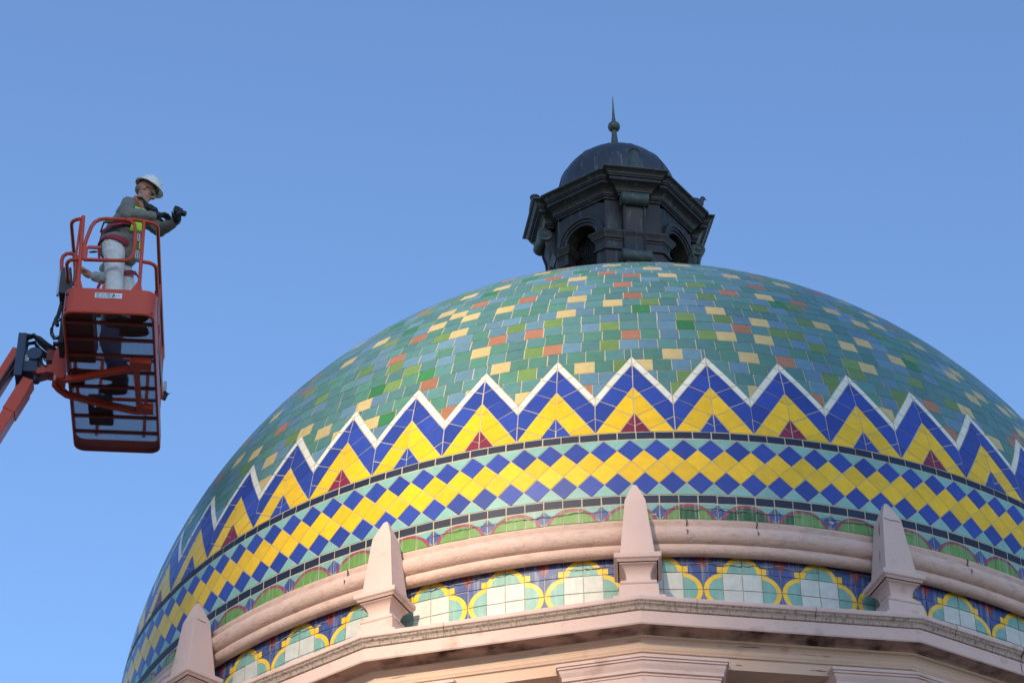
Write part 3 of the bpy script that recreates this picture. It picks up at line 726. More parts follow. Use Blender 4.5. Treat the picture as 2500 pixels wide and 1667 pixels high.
# cupola, seams, finial
mb = MB(); pc = [(.66, 18.06), (.655, 18.16), (.652, 18.30)]+[(.65*math.cos(R_(t_)), 18.42+.60*math.sin(R_(t_))) for t_ in range(0, 91, 3)]
mb.lathe(pc, M['bronze_dome'], 72); mb.build('cupola', parent=lan, smooth=True, ang=60)
mb = MB()
for k in range(12):
    a = 30*k+9; mb.tube([pol(.652*math.cos(R_(t_)), a, 18.42+.600*math.sin(R_(t_))) for t_ in range(0, 88, 4)], .005, M['bronze_dome'], 5)
mb.build('standing_seam', parent=lan, smooth=True)
mb = MB(); mb.lathe([(.075, 18.98), (.050, 19.12), (.040, 19.25), (.026, 19.40), (.032, 19.41), (.0, 19.42)], M['bronze_edge'], 16)
mb.sphere((0, 0, 19.478), .068, M['bronze_edge'], 24, 16); mb.lathe([(.030, 19.53), (.026, 19.545), (.017, 19.62), (.003, 19.93)], M['bronze_edge'], 12)
mb.build('finial', parent=lan, smooth=True, ang=50)

# ------------------------------------------------------------------ pigeon on the lantern cornice
def pigeon(loc, rz):
    p = empty('pigeon', loc, None, rz); tag(p, 'dark pigeon perched on the right corner of the bronze lantern cornice', 'pigeon')
    b = MB(); b.sphere((0, 0, .115), (.095, .055, .062), M['bird'], 14, 10, Matrix.Rotation(R_(-28), 3, 'Y'))
    b.capsule((.055, 0, .14), (.085, 0, .205), .044, .026, M['bird']); b.sphere((.095, 0, .222), (.031, .026, .027), M['bird'], 12, 8)
    b.capsule((-.07, 0, .09), (-.17, 0, .035), .03, .014, M['bird'])
    o = b.build('body', M['bird'], p, smooth=True); rm = o.modifiers.new('remesh', 'REMESH'); rm.mode = 'VOXEL'; rm.voxel_size = .006; rm.use_smooth_shade = True
    q = MB(); q.tube([(.118, 0, .222), (.142, 0, .212)], [.009, .002], M['black'], 6); q.build('beak', parent=p)
    for s_ in (-1, 1):
        q = MB(); q.tube([(0, s_*.02, .07), (.005, s_*.02, .005), (.04, s_*.022, .003)], .005, M['red_strap'], 5); q.build('leg', parent=p)
        q = MB(); q.sphere((-.03, s_*.045, .115), (.085, .016, .045), M['bird'], 10, 6, Matrix.Rotation(R_(-30), 3, 'Y')); q.build('wing', M['bird'], p, smooth=True)
pg = pol(.845, PH+66, ZO+18.058)
pigeon(pg, R_(25))

# ------------------------------------------------------------------ boom lift
BA = R_(8.0)      # basket turned a little
OB = Vector((-5.1466, -2.8717, 15.0+ZO))
lift = empty('boom_lift', OB, None, BA)
tag(lift, 'orange boom lift holding a mesh-floored work basket beside the dome', 'boom lift')
W_, D_ = .845, 2.245
def rrect(x0, y0, x1, y1, r, n=5):
    out = []
    for cx, cy, a in ((x1-r, y0+r, -90), (x1-r, y1-r, 0), (x0+r, y1-r, 90), (x0+r, y0+r, 180)):
        for k in range(n+1): t_ = R_(a+90*k/n); out.append((cx+r*math.cos(t_), cy+r*math.sin(t_)))
    return out
basket = empty('basket', (0, 0, 0), lift)
# toe board: ring of sheet steel, taller at the near end
o_ = rrect(0, 0, W_, D_, .10); i_ = rrect(.012, .012, W_-.012, D_-.012, .088); n = len(o_)
hz = lambda p: .245-.145*min(1, max(0, (p[1]-.1)/2.0))
mb = MB(); mb.add([(x, y, -.03) for x, y in o_]+[(x, y, hz((x, y))) for x, y in o_]+[(x, y, hz((x, y))) for x, y in i_]+[(x, y, -.03) for x, y in i_],
   [(k, (k+1)%n, n+(k+1)%n, n+k) for k in range(n)]+[(n+k, n+(k+1)%n, 2*n+(k+1)%n, 2*n+k) for k in range(n)]+[(2*n+k, 2*n+(k+1)%n, 3*n+(k+1)%n, 3*n+k) for k in range(n)], M['lift'])
mb.build('toe_board', parent=basket, smooth=True, ang=40)
# perimeter channel under the floor
c_ = rrect(.024, .024, W_-.024, D_-.024, .085); mb = MB()
mb.add([(x, y, -.034) for x, y in o_]+[(x, y, -.034) for x, y in c_]+[(x, y, -.004) for x, y in c_], [(k, n+k, n+(k+1)%n, (k+1)%n) for k in range(n)]+[(n+k, 2*n+k, 2*n+(k+1)%n, n+(k+1)%n) for k in range(n)], M['lift_dark'])  # underside shade of the channel painted in with the dark red
mb.tube([(x, y, -.028) for x, y in rrect(.008, .008, W_-.008, D_-.008, .1)], .012, M['lift'], 6, closed=True)
mb.build('floor_channel', parent=basket)
# cross bars
cbm = MB(); cbm.box((.026, -.016, -.030), (W_-.026, .016, -.006), M['lift_dark']); cme = cbm.mesh('floor_bar')
for y in (.177, .429, .677, .937, 1.184, 1.67, 1.928): 
    o = bpy.data.objects.new('floor_bar', cme); C.objects.link(o); o.parent = basket; o.location = (0, y, 0)
# expanded metal floor: two families of slanting strands
mb = MB(); px, py = .022, .032; x0, x1, y0, y1 = .02, W_-.02, .02, D_-.02
def strand(a, b_):
    hw = .0026; d = (Vector(b_)-Vector(a)).normalized(); nn = Vector((-d.y, d.x))*hw
    A, B = Vector(a), Vector(b_); z0, z1 = -.004, .0
    v = [(A.x-nn.x, A.y-nn.y, z0), (A.x+nn.x, A.y+nn.y, z0), (B.x+nn.x, B.y+nn.y, z0), (B.x-nn.x, B.y-nn.y, z0)]
    mb.add(v+[(p[0], p[1], z1) for p in v], [(0,1,2,3),(7,6,5,4),(1,0,4,5),(3,2,6,7)], M['mesh'])
sl_ = py/px; Wd, Dd = x1-x0, y1-y0; k = -int(Wd*sl_/py)-1
while k*py < Dd:
    y_at0 = y0+k*py      # line y = y_at0 + sl*(x-x0)
    xa = max(x0, x0+(y0-y_at0)/sl_); xb = min(x1, x0+(y1-y_at0)/sl_)
    if xb-xa > .002:
        strand((xa, y_at0+sl_*(xa-x0)), (xb, y_at0+sl_*(xb-x0)))
        m_ = x0+x1; strand((m_-xa, y_at0+sl_*(xa-x0)), (m_-xb, y_at0+sl_*(xb-x0)))
    k += 1
tag(mb.build('mesh_floor', parent=basket), kind='stuff')
# rails
RT = .0185
def arcpts(c, r, a0, a1, z, n=5): return [(c[0]+r*math.cos(R_(a0+(a1-a0)*k/n)), c[1]+r*math.sin(R_(a0+(a1-a0)*k/n)), z) for k in range(n+1)]
def rail(pts, name='rail', r=RT, closed=False, m='lift', parent=None):
    mb = MB(); mb.tube(pts, r, M[m], 8, closed); return mb.build(name, parent=parent or basket, smooth=True, ang=50)
loop = [(.131, .62), (.131, .74), (.15, .862), (.18, 1.0), (.205, 1.055), (.25, 1.092), (.31, 1.105), (.49, 1.105), (.545, 1.09), (.582, 1.045), (.597, .95), (.603, .76), (.595, .68), (.57, .63), (.53, .608), (.40, .602), (.15, .598)]
rail([(x, .02, z) for x, z in loop], 'gate_rail', closed=True)
tx0, tx1 = -.02, .79
def peri(z, xl, xr, start, end): return start+arcpts((xr-.09, .115), .09, -75, 0, z)+arcpts((xr-.09, D_-.10), .09, 0, 90, z)+arcpts((xl+.09, D_-.10), .09, 90, 180, z)+arcpts((xl+.09, .115), .09, 180, 255, z)+end
rail(peri(1.09, -.02, .795, [(.49, .02, 1.105), (.60, .02, 1.105)], [(.095, .02, 1.095)]), 'top_rail')
rail(peri(.60, -.02, .815, [(.66, .02, .602), (.70, .02, .602)], [(.11, .02, .60)]), 'mid_rail')
for x, z0, z1, y in ((.672, .20, 1.10, .02), (.655, .15, 1.09, D_-.02), (.19, .15, 1.09, D_-.02)): rail([(x+.012, y, z0), (x-.005, y, z1)], 'post')
rail([(.122, .02, .18), (.093, .02, 1.12)], 'post', .020); rail([(.065, .035, .60), (.075, .03, 1.09)], 'post', .012)
for x, y in ((.82, .95), (-.01, 1.6), (.82, 1.95)): rail([(x, y, .1), (x-.02 if x > .4 else x-.01, y, 1.08)], 'post', .014)
rail([(.80, .45, .60), (.835, .62, .42), (.845, .80, .12)], 'brace', .012)
mb = MB(); mb.box((.128, .008, .60), (.172, .034, .752), M['lift']); mb.build('latch_plate', parent=basket)
mb = MB(); mb.box((.17, .012, .735), (.29, .03, .765), M['lift']); mb.build('latch_bar', parent=basket)
mb = MB(); mb.sphere((.225, .02, .695), (.045, .012, .010), M['black'], 12, 8, Matrix.Rotation(R_(-8), 3, 'Y')); mb.build('latch_handle', parent=basket)
for x0g, x1g, xs in ((.09, .17, -1), (.60, .70, 1)):
    mb = MB(); zt = .36
    mb.add([(x0g-.02*(xs < 0), .008, .235), (x1g+.02*(xs > 0), .008, .235), (.69 if xs > 0 else .135, .008, zt), (.665 if xs > 0 else .105, .008, zt), (x0g-.02*(xs < 0), .02, .235), (x1g+.02*(xs > 0), .02, .235), (.69 if xs > 0 else .135, .02, zt), (.665 if xs > 0 else .105, .02, zt)], [(0,1,2,3),(5,4,7,6),(1,5,6,2),(4,0,3,7),(3,2,6,7)], M['lift']); mb.build('gusset', parent=basket)
# sticker on the toe board
mb = MB(); X0s, X1s, Z0s, Z1s = .285, .535, .135, .195
mb.box((X0s, -.004, Z0s), (X1s, -.001, Z1s), M['label']); sticker = mb.build('label_plate', parent=basket)
mb = MB()
def ink(x0, z0, x1, z1, m='ink'): mb.box((X0s+x0, -.0055, Z0s+z0), (X0s+x1, -.0042, Z0s+z1), M[m])
for x in (.055, .148): ink(x-.0012, .0, x+.0012, .06)
for x, z, w2, h2 in ((.010, .045, .036, .005), (.016, .037, .024, .003), (.014, .026, .008, .005), (.028, .026, .008, .005), (.012, .014, .034, .004), (.018, .009, .020, .003), (.062, .044, .016, .008), (.085, .045, .009, .007), (.103, .049, .036, .003), (.105, .044, .030, .003), (.127, .040, .010, .004), (.060, .031, .085, .002), (.062, .012, .015, .009), (.085, .012, .008, .009), (.100, .020, .038, .003), (.104, .015, .030, .003), (.128, .008, .010, .004), (.192, .024, .012, .007), (.177, .006, .007, .004)): ink(x, z, x+w2, z+h2)
mb.add([(X0s+.155, -.0056, Z0s+.008), (X0s+.172, -.0056, Z0s+.010), (X0s+.182, -.0056, Z0s+.048), (X0s+.166, -.0056, Z0s+.054)], [(0,1,2,3)], M['ink_green']); ink(.178, .018, .184, .046); ink(.215, .026, .223, .038, 'ink_green')
mb.build('label_print', parent=basket)

# under-floor support arms and rotator
arms = empty('basket_mount', (0, 0, 0), lift)
def beam(pts, w2, h2, name, m='lift', parent=arms):
    """rectangular tube along pts (half width across, half height)"""
    mb = MB(); mb.tube(pts, math.sqrt(2), M[m], 4, flat=(h2, w2)); return mb.build(name, parent=parent)
beam([(-.10, .985, -.07), (-.045, 1.01, -.075), (.10, .985, -.072), (.30, .91, -.07), (.64, .79, -.068)], .023, .030, 'support_arm')
beam([(-.13, 1.08, -.07), (-.09, 1.16, -.075), (-.02, 1.25, -.075), (.10, 1.305, -.072), (.35, 1.40, -.07), (.66, 1.495, -.068)], .023, .030, 'support_arm')
beam([(.655, .75, -.066), (.668, 1.50, -.066)], .026, .03, 'cross_arm')
mb = MB(); mb.box((.60, .665, -.10), (.80, .79, -.034), M['lift']); mb.build('mount_plate', parent=arms)
mb = MB(); mb.box((.66, 1.40, -.10), (.80, 1.50, -.034), M['lift']); mb.build('mount_plate', parent=arms)
mb = MB(); out = [(-.03, -.09), (-.085, -.085), (-.13, -.05), (-.155, .02), (-.155, .10), (-.14, .22), (-.115, .29), (-.06, .29), (-.035, .2), (-.03, .05)]
m2 = len(out); mb.v += [(x, .96, z) for x, z in out]+[(x, 1.18, z) for x, z in out]; mb.f += [tuple(reversed(range(m2))), tuple(range(m2, 2*m2))]+[(k, (k+1)%m2, m2+(k+1)%m2, m2+k) for k in range(m2)]; mb.m = [0]*len(mb.f)
mb.build('rotator_plate', M['lift'], arms, smooth=True, ang=50)
mb = MB(); mb.tube([(-.09, 1.0, .17), (-.09, 1.0, .42)], [.04, .04], M['black'], 14); mb.tube([(-.09, 1.0, .40), (-.075, 1.0, .52)], [.03, .022], M['black'], 10); mb.build('rotator_cylinder', parent=arms, smooth=True)
mb = MB(); mb.box((-.165, .93, .28), (-.115, .97, .31), M['black']); mb.box((-.15, .93, .36), (-.12, .97, .385), M['steel_bare']); mb.build('hydraulic_valve', parent=arms)
# jib head
jib = empty('jib', (0, 0, 0), lift)
mb = MB(); mb.box((-.50, .93, -.10), (-.425, .95, .40), M['navy_steel']); mb.box((-.50, 1.15, -.10), (-.425, 1.17, .40), M['navy_steel']); mb.box((-.49, .95, -.09), (-.44, 1.15, .38), M['navy_steel']); mb.build('jib_plate', parent=jib)
mb = MB(); mb.box((-.43, .97, -.02), (-.30, 1.13, .22), M['navy_steel']); mb.tube([(-.33, .95, .18), (-.33, 1.15, .18)], .07, M['navy_steel'], 16); mb.tube([(-.30, 1.05, -.09), (-.30, 1.05, .03)], .04, M['navy_steel'], 12); mb.build('jib_gearbox', parent=jib)
mb = MB(); mb.box((-.415, .964, .095), (-.378, .968, .165), M['label'])
for zz in (.102, .124, .146): mb.box((-.410, .9615, zz), (-.384, .9639, zz+.005), M['ink']); mb.box((-.410, .9615, zz+.008), (-.404, .9639, zz+.014), M['ink'])
mb.build('jib_label', parent=jib)
mb = MB(); v = [(-.42, .05), (-.34, -.01), (-.25, .01), (-.20, .03), (-.13, .06), (-.12, -.01), (-.16, -.05), (-.22, -.03), (-.30, -.07), (-.36, -.05)]
v = [(-.43, .075), (-.33, .03), (-.26, .04), (-.21, .075), (-.13, .085), (-.13, -.02), (-.20, -.01), (-.26, -.035), (-.34, -.02)]
m2 = len(v); mb.v += [(x, .985, z) for x, z in v]+[(x, 1.12, z) for x, z in v]; mb.f += [tuple(range(m2)), tuple(reversed(range(m2, 2*m2)))]+[(k, m2+k, m2+(k+1)%m2, (k+1)%m2) for k in range(m2)]; mb.m = [0]*len(mb.f); mb.build('link_arm', M['lift'], jib)
mb = MB(); mb.box((-.22, .99, .13), (-.10, 1.11, .26), M['lift_dark']); mb.build('upper_link', parent=jib)
# hoses: bundle over the jib head, loops to the basket
for k in range(7):
    y = .96+.03*k+random.uniform(-.02, .02); h2 = .395+random.uniform(-.02, .015); rail([(-.45, y, .33), (-.42, y, h2), (-.36, y+random.uniform(-.03, .03), h2+.015), (-.30, y+random.uniform(-.03, .03), h2-.03-.012*k), (-.22, y, .31-.012*k), (-.15, y*.6+.4, .27-.006*k), (-.11, 1.02, .26)], 'hose', .014, m='black', parent=jib)
for pts in ([(-.29, 1.0, .16), (-.27, .98, .10), (-.22, .98, .05), (-.17, 1.0, .07)], [(-.25, 1.0, .17), (-.23, .98, .12), (-.18, .98, .09), (-.15, 1.0, .12)], [(-.30, 1.0, -.03), (-.28, .98, -.09), (-.23, .97, -.11), (-.18, .98, -.08), (-.15, 1.0, -.02)], [(-.27, 1.0, .0), (-.25, .98, -.05), (-.21, .97, -.07), (-.17, .98, -.05)]): rail(pts, 'hose', .008, m='black', parent=jib)
rail([(-.10, .96, .36), (-.16, .94, .37), (-.185, .94, .43), (-.19, .94, .52), (-.175, .94, .585), (-.145, .94, .61), (-.11, .95, .585), (-.09, .97, .53)], 'hose', .009, m='black', parent=jib)
# boom: two steel arms going down to the machine on the street
bd = Vector((-.36, 0, -.93)).normalized()
boom = empty('boom', (0, 0, 0), lift)
def boxarm(a, L, w2, h2, name, yc=1.05):
    a = Vector(a); nrm = Vector((-bd.z, 0, bd.x)); mb = MB(); v = []
    for t_ in (0, L):
        for su, sy in ((-1, -1), (1, -1), (1, 1), (-1, 1)): p = a+bd*t_+nrm*(su*w2); v.append((p.x, yc+sy*h2, p.z))
    mb.add(v, [(0,1,2,3),(7,6,5,4),(0,4,5,1),(1,5,6,2),(2,6,7,3),(3,7,4,0)], M['lift']); o = mb.build(name, parent=boom)
    bv = o.modifiers.new('bevel', 'BEVEL'); bv.width = .008; bv.segments = 2
boxarm((-.495, 0, .24), 17.2, .052, .085, 'boom_arm'); boxarm((-.362, 0, -.10), 16.8, .056, .075, 'boom_link_arm'); boxarm((-.40, 0, -.20), .30, .064, .082, 'boom_sleeve')
rail([(-.50, .955, .12), (-.60, .955, -.14), (-.66, .955, -.30), (-.80, .955, -.66)], 'boom_hose', .014, m='black', parent=boom); rail([(-.485, .953, .06), (-.575, .953, -.17), (-.65, .953, -.36), (-.78, .953, -.70)], 'boom_hose', .010, m='black', parent=boom)
# chassis on the street (below the frame)
base = Vector((-.495, 1.05, .24))+bd*17.0
mb = MB(); cx, cy, cz = base.x, base.y, -OB.z
mb.box((cx-1.2, cy-1.0, cz+.5), (cx+1.6, cy+1.0, cz+1.3), M['lift'])
for sx in (-.9, 1.3):
    for sy in (-1.0, 1.0): mb.tube([(cx+sx, cy+sy-.15, cz+.45), (cx+sx, cy+sy+.15, cz+.45)], .45, M['black'], 24)
mb.build('chassis', parent=lift)
# control console, guard and cables on the basket's left side
con = empty('control_console', (0, 0, 0), lift)
mb = MB(); mb.box((-.095, .36, .46), (.0, .62, .72), M['grey_plastic']); mb.box((-.088, .37, .722), (-.005, .60, .775), M['navy_steel']); mb.build('console_box', parent=con)
mb = MB(); 
for x, y in ((-.06, .42), (-.03, .47), (-.05, .52)): mb.tube([(x, y, .775), (x, y, .82)], [.008, .012], M['black'], 8)
mb.build('joystick', parent=con)
rail([(-.095, .42, .70), (-.108, .40, .88), (-.10, .40, .93), (-.07, .40, .965), (-.03, .40, .97), (.02, .40, .95), (.03, .40, .93), (.035, .42, .6)], 'console_guard', .019, parent=con)
mb = MB(); mb.box((-.115, .36, .44), (-.098, .40, .72), M['steel_bare']); mb.build('console_tube', parent=con)
rail([(-.07, .5, .46), (-.09, .5, .30), (-.10, .42, .18), (-.075, .40, .10)], 'cable', .02, m='black', parent=con)
rail([(-.07, .62, .34), (-.13, .62, .30), (-.16, .62, .22), (-.155, .62, .16), (-.12, .62, .10), (-.08, .62, .13)], 'cable', .010, m='black', parent=con)
mb = MB(); mb.box((-.07, .55, .02), (-.025, .80, .46), M['black']); mb.build('cable_box', parent=con)
mb = MB(); mb.box((.838, 1.95, .52), (.868, 2.03, .64), M['steel_bare']); mb.tube([(.865, 1.98, .53), (.90, 1.98, .50), (.91, 1.98, .52)], .007, M['steel_bare'], 6); mb.tube([(.85, 2.0, .45), (.87, 2.0, .52)], .02, M['black'], 8); mb.build('gate_latch', parent=basket)
rail([(.836, .3, .40), (.845, 1.0, .3), (.843, 1.9, .45)], 'cable', .005, m='silver')

# things standing in the basket (built in basket space, each its own thing)
TM = Matrix.Translation(OB) @ Matrix.Rotation(BA, 4, 'Z')
def thing(name, label, cat, loc): t = empty(name, TM @ Vector(loc), None, BA); return tag(t, label, cat)
t = thing('tool_crate', 'dark grey plastic crate with a slotted handle on the basket mesh floor', 'crate', (.28, 1.66, .001))
mb = MB(); mb.box((-.115, -.19, 0), (.115, .19, .012), M['grey_plastic'])
mb = MB()
# floor of the crate with a hand-hole slot
for lo, hi in (((-.115, -.19, 0), (.115, -.165, .012)), ((-.115, -.165, 0), (-.065, -.10, .012)), ((.065, -.165, 0), (.115, -.10, .012)), ((-.115, -.10, 0), (.115, .19, .012))): mb.box(lo, hi, M['grey_plastic'])
mb.build('crate_base', parent=t)
mb = MB()
for lo, hi in (((-.115, -.19, .0125), (-.105, .19, .10)), ((.105, -.19, .0125), (.115, .19, .10)), ((-.105, -.19, .0125), (.105, -.18, .10)), ((-.105, .18, .0125), (.105, .19, .10))): mb.box(lo, hi, M['grey_plastic'])
mb.build('crate_side', parent=t)
t = thing('tool_chest', 'long dark brown tool chest at the left side of the basket floor', 'tool chest', (.135, .42, .001))
mb = MB(); mb.box((-.115, -.40, 0), (.135, .42, .17), M['lift_dark']); o = mb.build('chest_body', parent=t); bv = o.modifiers.new('bevel', 'BEVEL'); bv.width = .01; bv.segments = 2
mb = MB(); mb.box((-.12, -.405, .172), (.14, .425, .205), M['grey_plastic']); mb.build('lid', parent=t)
mb = MB(); mb.tube([(-.03, -.02, .205), (-.03, .0, .235), (.05, .0, .235), (.05, -.02, .205)], .008, M['black'], 8); mb.build('handle', parent=t)
t = thing('tool_bag', 'rounded dark maroon tool bag behind the label on the toe board', 'bag', (.70, .145, .001))
mb = MB(); mb.sphere((0, 0, .085), (.095, .095, .085), M['boot'], 16, 10); o = mb.build('bag_body', M['boot'], t, smooth=True)
mb = MB(); mb.tube([(-.06, 0, .13), (-.03, 0, .19), (.03, 0, .19), (.06, 0, .13)], .008, M['black'], 8); mb.build('handle', parent=t)
t = thing('cable_drum', 'round grey cable drum on the mesh floor against the left toe board', 'cable drum', (.085, 1.15, .001))
mb = MB(); mb.lathe([(.0, 0), (.07, 0), (.07, .012), (.04, .014), (.04, .10), (.07, .102), (.07, .115), (.0, .115)], M['grey_plastic'], 24); mb.build('spool', parent=t, smooth=True, ang=40)
mb = MB(); mb.lathe([(.041, .02), (.058, .03), (.058, .085), (.041, .095)], M['black'], 24); mb.build('cable', parent=t, smooth=True)

# ------------------------------------------------------------------ people
def remesh(o, vox, smooth=2, disp=None):
    rm = o.modifiers.new('remesh', 'REMESH'); rm.mode = 'VOXEL'; rm.voxel_size = vox; rm.use_smooth_shade = True
    sm = o.modifiers.new('smooth', 'SMOOTH'); sm.iterations = smooth; sm.factor = .5
    if disp:
        tx = bpy.data.textures.new('folds', 'CLOUDS'); tx.noise_scale = disp[1]; tx.noise_depth = 2
        d = o.modifiers.new('folds', 'DISPLACE'); d.texture = tx; d.strength = disp[0]; d.mid_level = .5; d.texture_coords = 'LOCAL'
    return o
def limb(mb, pts, rs):
    for i in range(len(pts)-1): mb.capsule(pts[i], pts[i+1], rs[i], rs[i+1])
def hand(parent, wrist, tip, palm_n, m, curl=.5, name='glove'):
    """glove: palm, four unequal fingers bent at the knuckle and a thumb leaving the side"""
    w0 = Vector(wrist); d = (Vector(tip)-w0).normalized(); n = Vector(palm_n); n = (n-d*n.dot(d)).normalized(); sd = d.cross(n)
    mb = MB(); mb.capsule(w0, w0+d*.03, .038, .041)
    for k in range(4):
        off = sd*((k-1.5)*.024); L = (.062, .074, .070, .055)[k]
        mb.capsule(w0+d*.02+off*.6, w0+d*.085+off, .020, .0165)
        a = w0+d*.085+off; b_ = a+(d*math.cos(curl)+n*math.sin(curl))*L*.55; c = b_+(d*math.cos(curl*2.2)+n*math.sin(curl*2.2))*L*.5
        mb.capsule(a, b_, .0155, .014, None, 8); mb.capsule(b_, c, .014, .0115, None, 8)
    a = w0+d*.03+sd*.03; b_ = a+(d*.6+sd*.6+n*.4).normalized()*.045; mb.capsule(a, b_, .019, .0155, None, 8); mb.capsule(b_, b_+(d*.8+n*.5).normalized()*.032, .0155, .013, None, 8)
    o = mb.build(name, m, parent, smooth=True); return remesh(o, .0045, 1)
def boot(parent, heel, toe, z, m):
    h = Vector(heel); t_ = Vector(toe); d = (t_-h).normalized(); mb = MB()
    mb.capsule(h+d*.045+Vector((0,0,.05)), h+d*.05+Vector((0,0,.17)), .047, .052); mb.capsule(h+d*.04+Vector((0,0,.042)), t_-d*.05+Vector((0,0,.040)), .040, .042)
    mb.capsule(h+d*.07+Vector((0,0,.10)), t_-d*.10+Vector((0,0,.055)), .045, .038)
    o = remesh(mb.build('boot', m, parent, smooth=True), .008, 2)
    sd = Vector((-d.y, d.x, 0)); q = MB(); N = 14; top = []
    for k in range(N):
        a = 2*math.pi*k/N; L = (t_-h).length/2; p = (h+t_)/2+d*(math.cos(a)*L)+sd*(math.sin(a)*.046*(1.0+.12*math.cos(a))); top.append(p)
    q.add([(p.x, p.y, .002) for p in top]+[(p.x, p.y, .028) for p in top], [tuple(reversed(range(N))), tuple(range(N, 2*N))]+[(k, (k+1)%N, N+(k+1)%N, N+k) for k in range(N)], M['black'])
    s2 = q.build('sole', parent=o)
    return o
def head(mb, c, fwd, tilt):
    """head, face and ears into mb; c centre, fwd heading angle (0=+x), tilt down"""
    mt = Matrix.Rotation(fwd, 4, 'Z') @ Matrix.Rotation(tilt, 4, 'Y')
    def P(x, y, z): return Vector(c)+(mt @ Vector((x, y, z)))
    m3 = mt.to_3x3()
    mb.sphere(P(-.012, 0, .03), (.095, .077, .092), None, 16, 12, m3)           # skull
    mb.sphere(P(.028, 0, -.04), (.062, .060, .078), None, 14, 10, m3)           # face
    mb.sphere(P(.058, 0, -.098), (.030, .032, .024), None, 10, 8, m3)           # chin
    mb.capsule(P(.0, -.05, -.055), P(.055, -.02, -.095), .022, .020); mb.capsule(P(.0, .05, -.055), P(.055, .02, -.095), .022, .020)
    mb.capsule(P(.086, 0, .006), P(.110, 0, -.032), .009, .015); mb.sphere(P(.096, 0, -.038), (.016, .021, .011), None, 10, 6, m3)   # nose
    for s_ in (-1, 1):
        mb.sphere(P(.078, s_*.032, .022), (.018, .026, .009), None, 8, 6, m3)   # brow
        mb.sphere(P(.062, s_*.042, -.025), (.022, .020, .018), None, 8, 6, m3)  # cheek
        mb.sphere(P(-.005, s_*.078, -.012), (.020, .010, .033), None, 10, 8, m3)  # ear
    mb.sphere(P(.086, 0, -.066), (.010, .026, .006), None, 8, 6, m3); mb.sphere(P(.083, 0, -.078), (.010, .022, .007), None, 8, 6, m3)   # lips
    return P, mt
def hardhat(parent, P, mt, m):
    m3 = mt.to_3x3(); mb = MB()
    pr = [(.138, -.002), (.146, .0), (.147, .004), (.136, .011), (.116, .022), (.113, .048), (.104, .082), (.083, .112), (.050, .130), (.0, .137)]
    n = 32
    for r, z in pr:
        for k in range(n):
            a = 2*math.pi*k/n; e = 1.0+.16*max(0, math.cos(a))*(r > .13); v = P(r*1.02*math.cos(a)*e-.005, r*.92*math.sin(a), .048+z); mb.v.append(tuple(v))
    for i in range(len(pr)-1):
        for k in range(n): mb.f.append((i*n+k, i*n+(k+1)%n, (i+1)*n+(k+1)%n, (i+1)*n+k)); mb.m.append(mb.mi(m))
    ri = [(.138, -.002), (.114, .014), (.112, .05), (.09, .09), (.0, .115)]; b0 = len(mb.v)
    for r, z in ri:
        for k in range(n):
            a = 2*math.pi*k/n; e = 1.0+.16*max(0, math.cos(a))*(r > .13); mb.v.append(tuple(P(r*1.02*math.cos(a)*e-.005, r*.92*math.sin(a), .048+z)))
    for i in range(len(ri)-1):
        for k in range(n): mb.f.append((b0+i*n+k, b0+(i+1)*n+k, b0+(i+1)*n+(k+1)%n, b0+i*n+(k+1)%n)); mb.m.append(mb.mi(M['hat_under']))
    for y in (-.03, 0, .03):
        pass
    h = mb.build('hard_hat', parent=parent, smooth=True, ang=50)
    q = MB(); q.tube([P(-.10, 0, .135), P(-.05, 0, .172), P(0, 0, .184), P(.05, 0, .176), P(.09, 0, .145)], .010, m, 8); q.build('ridge', parent=h, smooth=True)
    return h
def strap(parent, pts, r, m, name='harness_strap', flat=(1, .25)):
    mb = MB(); mb.tube(pts, r, M[m], 8, flat=flat); return mb.build(name, parent=parent, smooth=True, ang=60)
def ring_strap(c, rx, ry, z0, tilt, n=20, ax=0): return [(c[0]+rx*math.cos(2*math.pi*k/n), c[1]+ry*math.sin(2*math.pi*k/n), z0+tilt*math.cos(2*math.pi*k/n)+ax*math.sin(2*math.pi*k/n)) for k in range(n)]

# --- man leaning on the near rail, holding a device out over the rail
man = thing('person', 'man in white trousers leaning over the basket rail, holding out a black camera', 'person', (0, 0, 0))
hipR, hipL, pel = (.385, .225, .96), (.42, .40, .98), (.405, .31, 1.00)
kneeR, kneeL, ankR, ankL = (.425, .21, .53), (.54, .37, .55), (.45, .24, .12), (.565, .365, .12)
chest, neck0 = (.53, .31, 1.355), (.575, .31, 1.53)
shR, shL = (.485, .150, 1.415), (.60, .46, 1.50)
elR, wrR = (.485, .105, 1.235), (.735, .17, 1.285)
elL, wrL = (.785, .47, 1.37), (.945, .335, 1.385)
hc = Vector((.630, .30, 1.70))
mb = MB(); P, mt = head(mb, hc, R_(-4), R_(28))
limb(mb, [(.575, .31, 1.52), hc+Vector((-.015, 0, -.03))], [.058, .055])
limb(mb, [pel, chest, (.56, .31, 1.47)], [.11, .115, .09]); limb(mb, [(.53, .28, 1.46), shR, elR, wrR], [.06, .05, .04, .028]); limb(mb, [(.57, .36, 1.47), shL, elL, wrL], [.06, .05, .04, .028])
limb(mb, [pel, hipR, kneeR, ankR], [.09, .07, .05, .038]); limb(mb, [pel, hipL, kneeL, ankL], [.09, .07, .05, .038])
remesh(mb.build('body', M['skin'], man, smooth=True), .0065, 1)
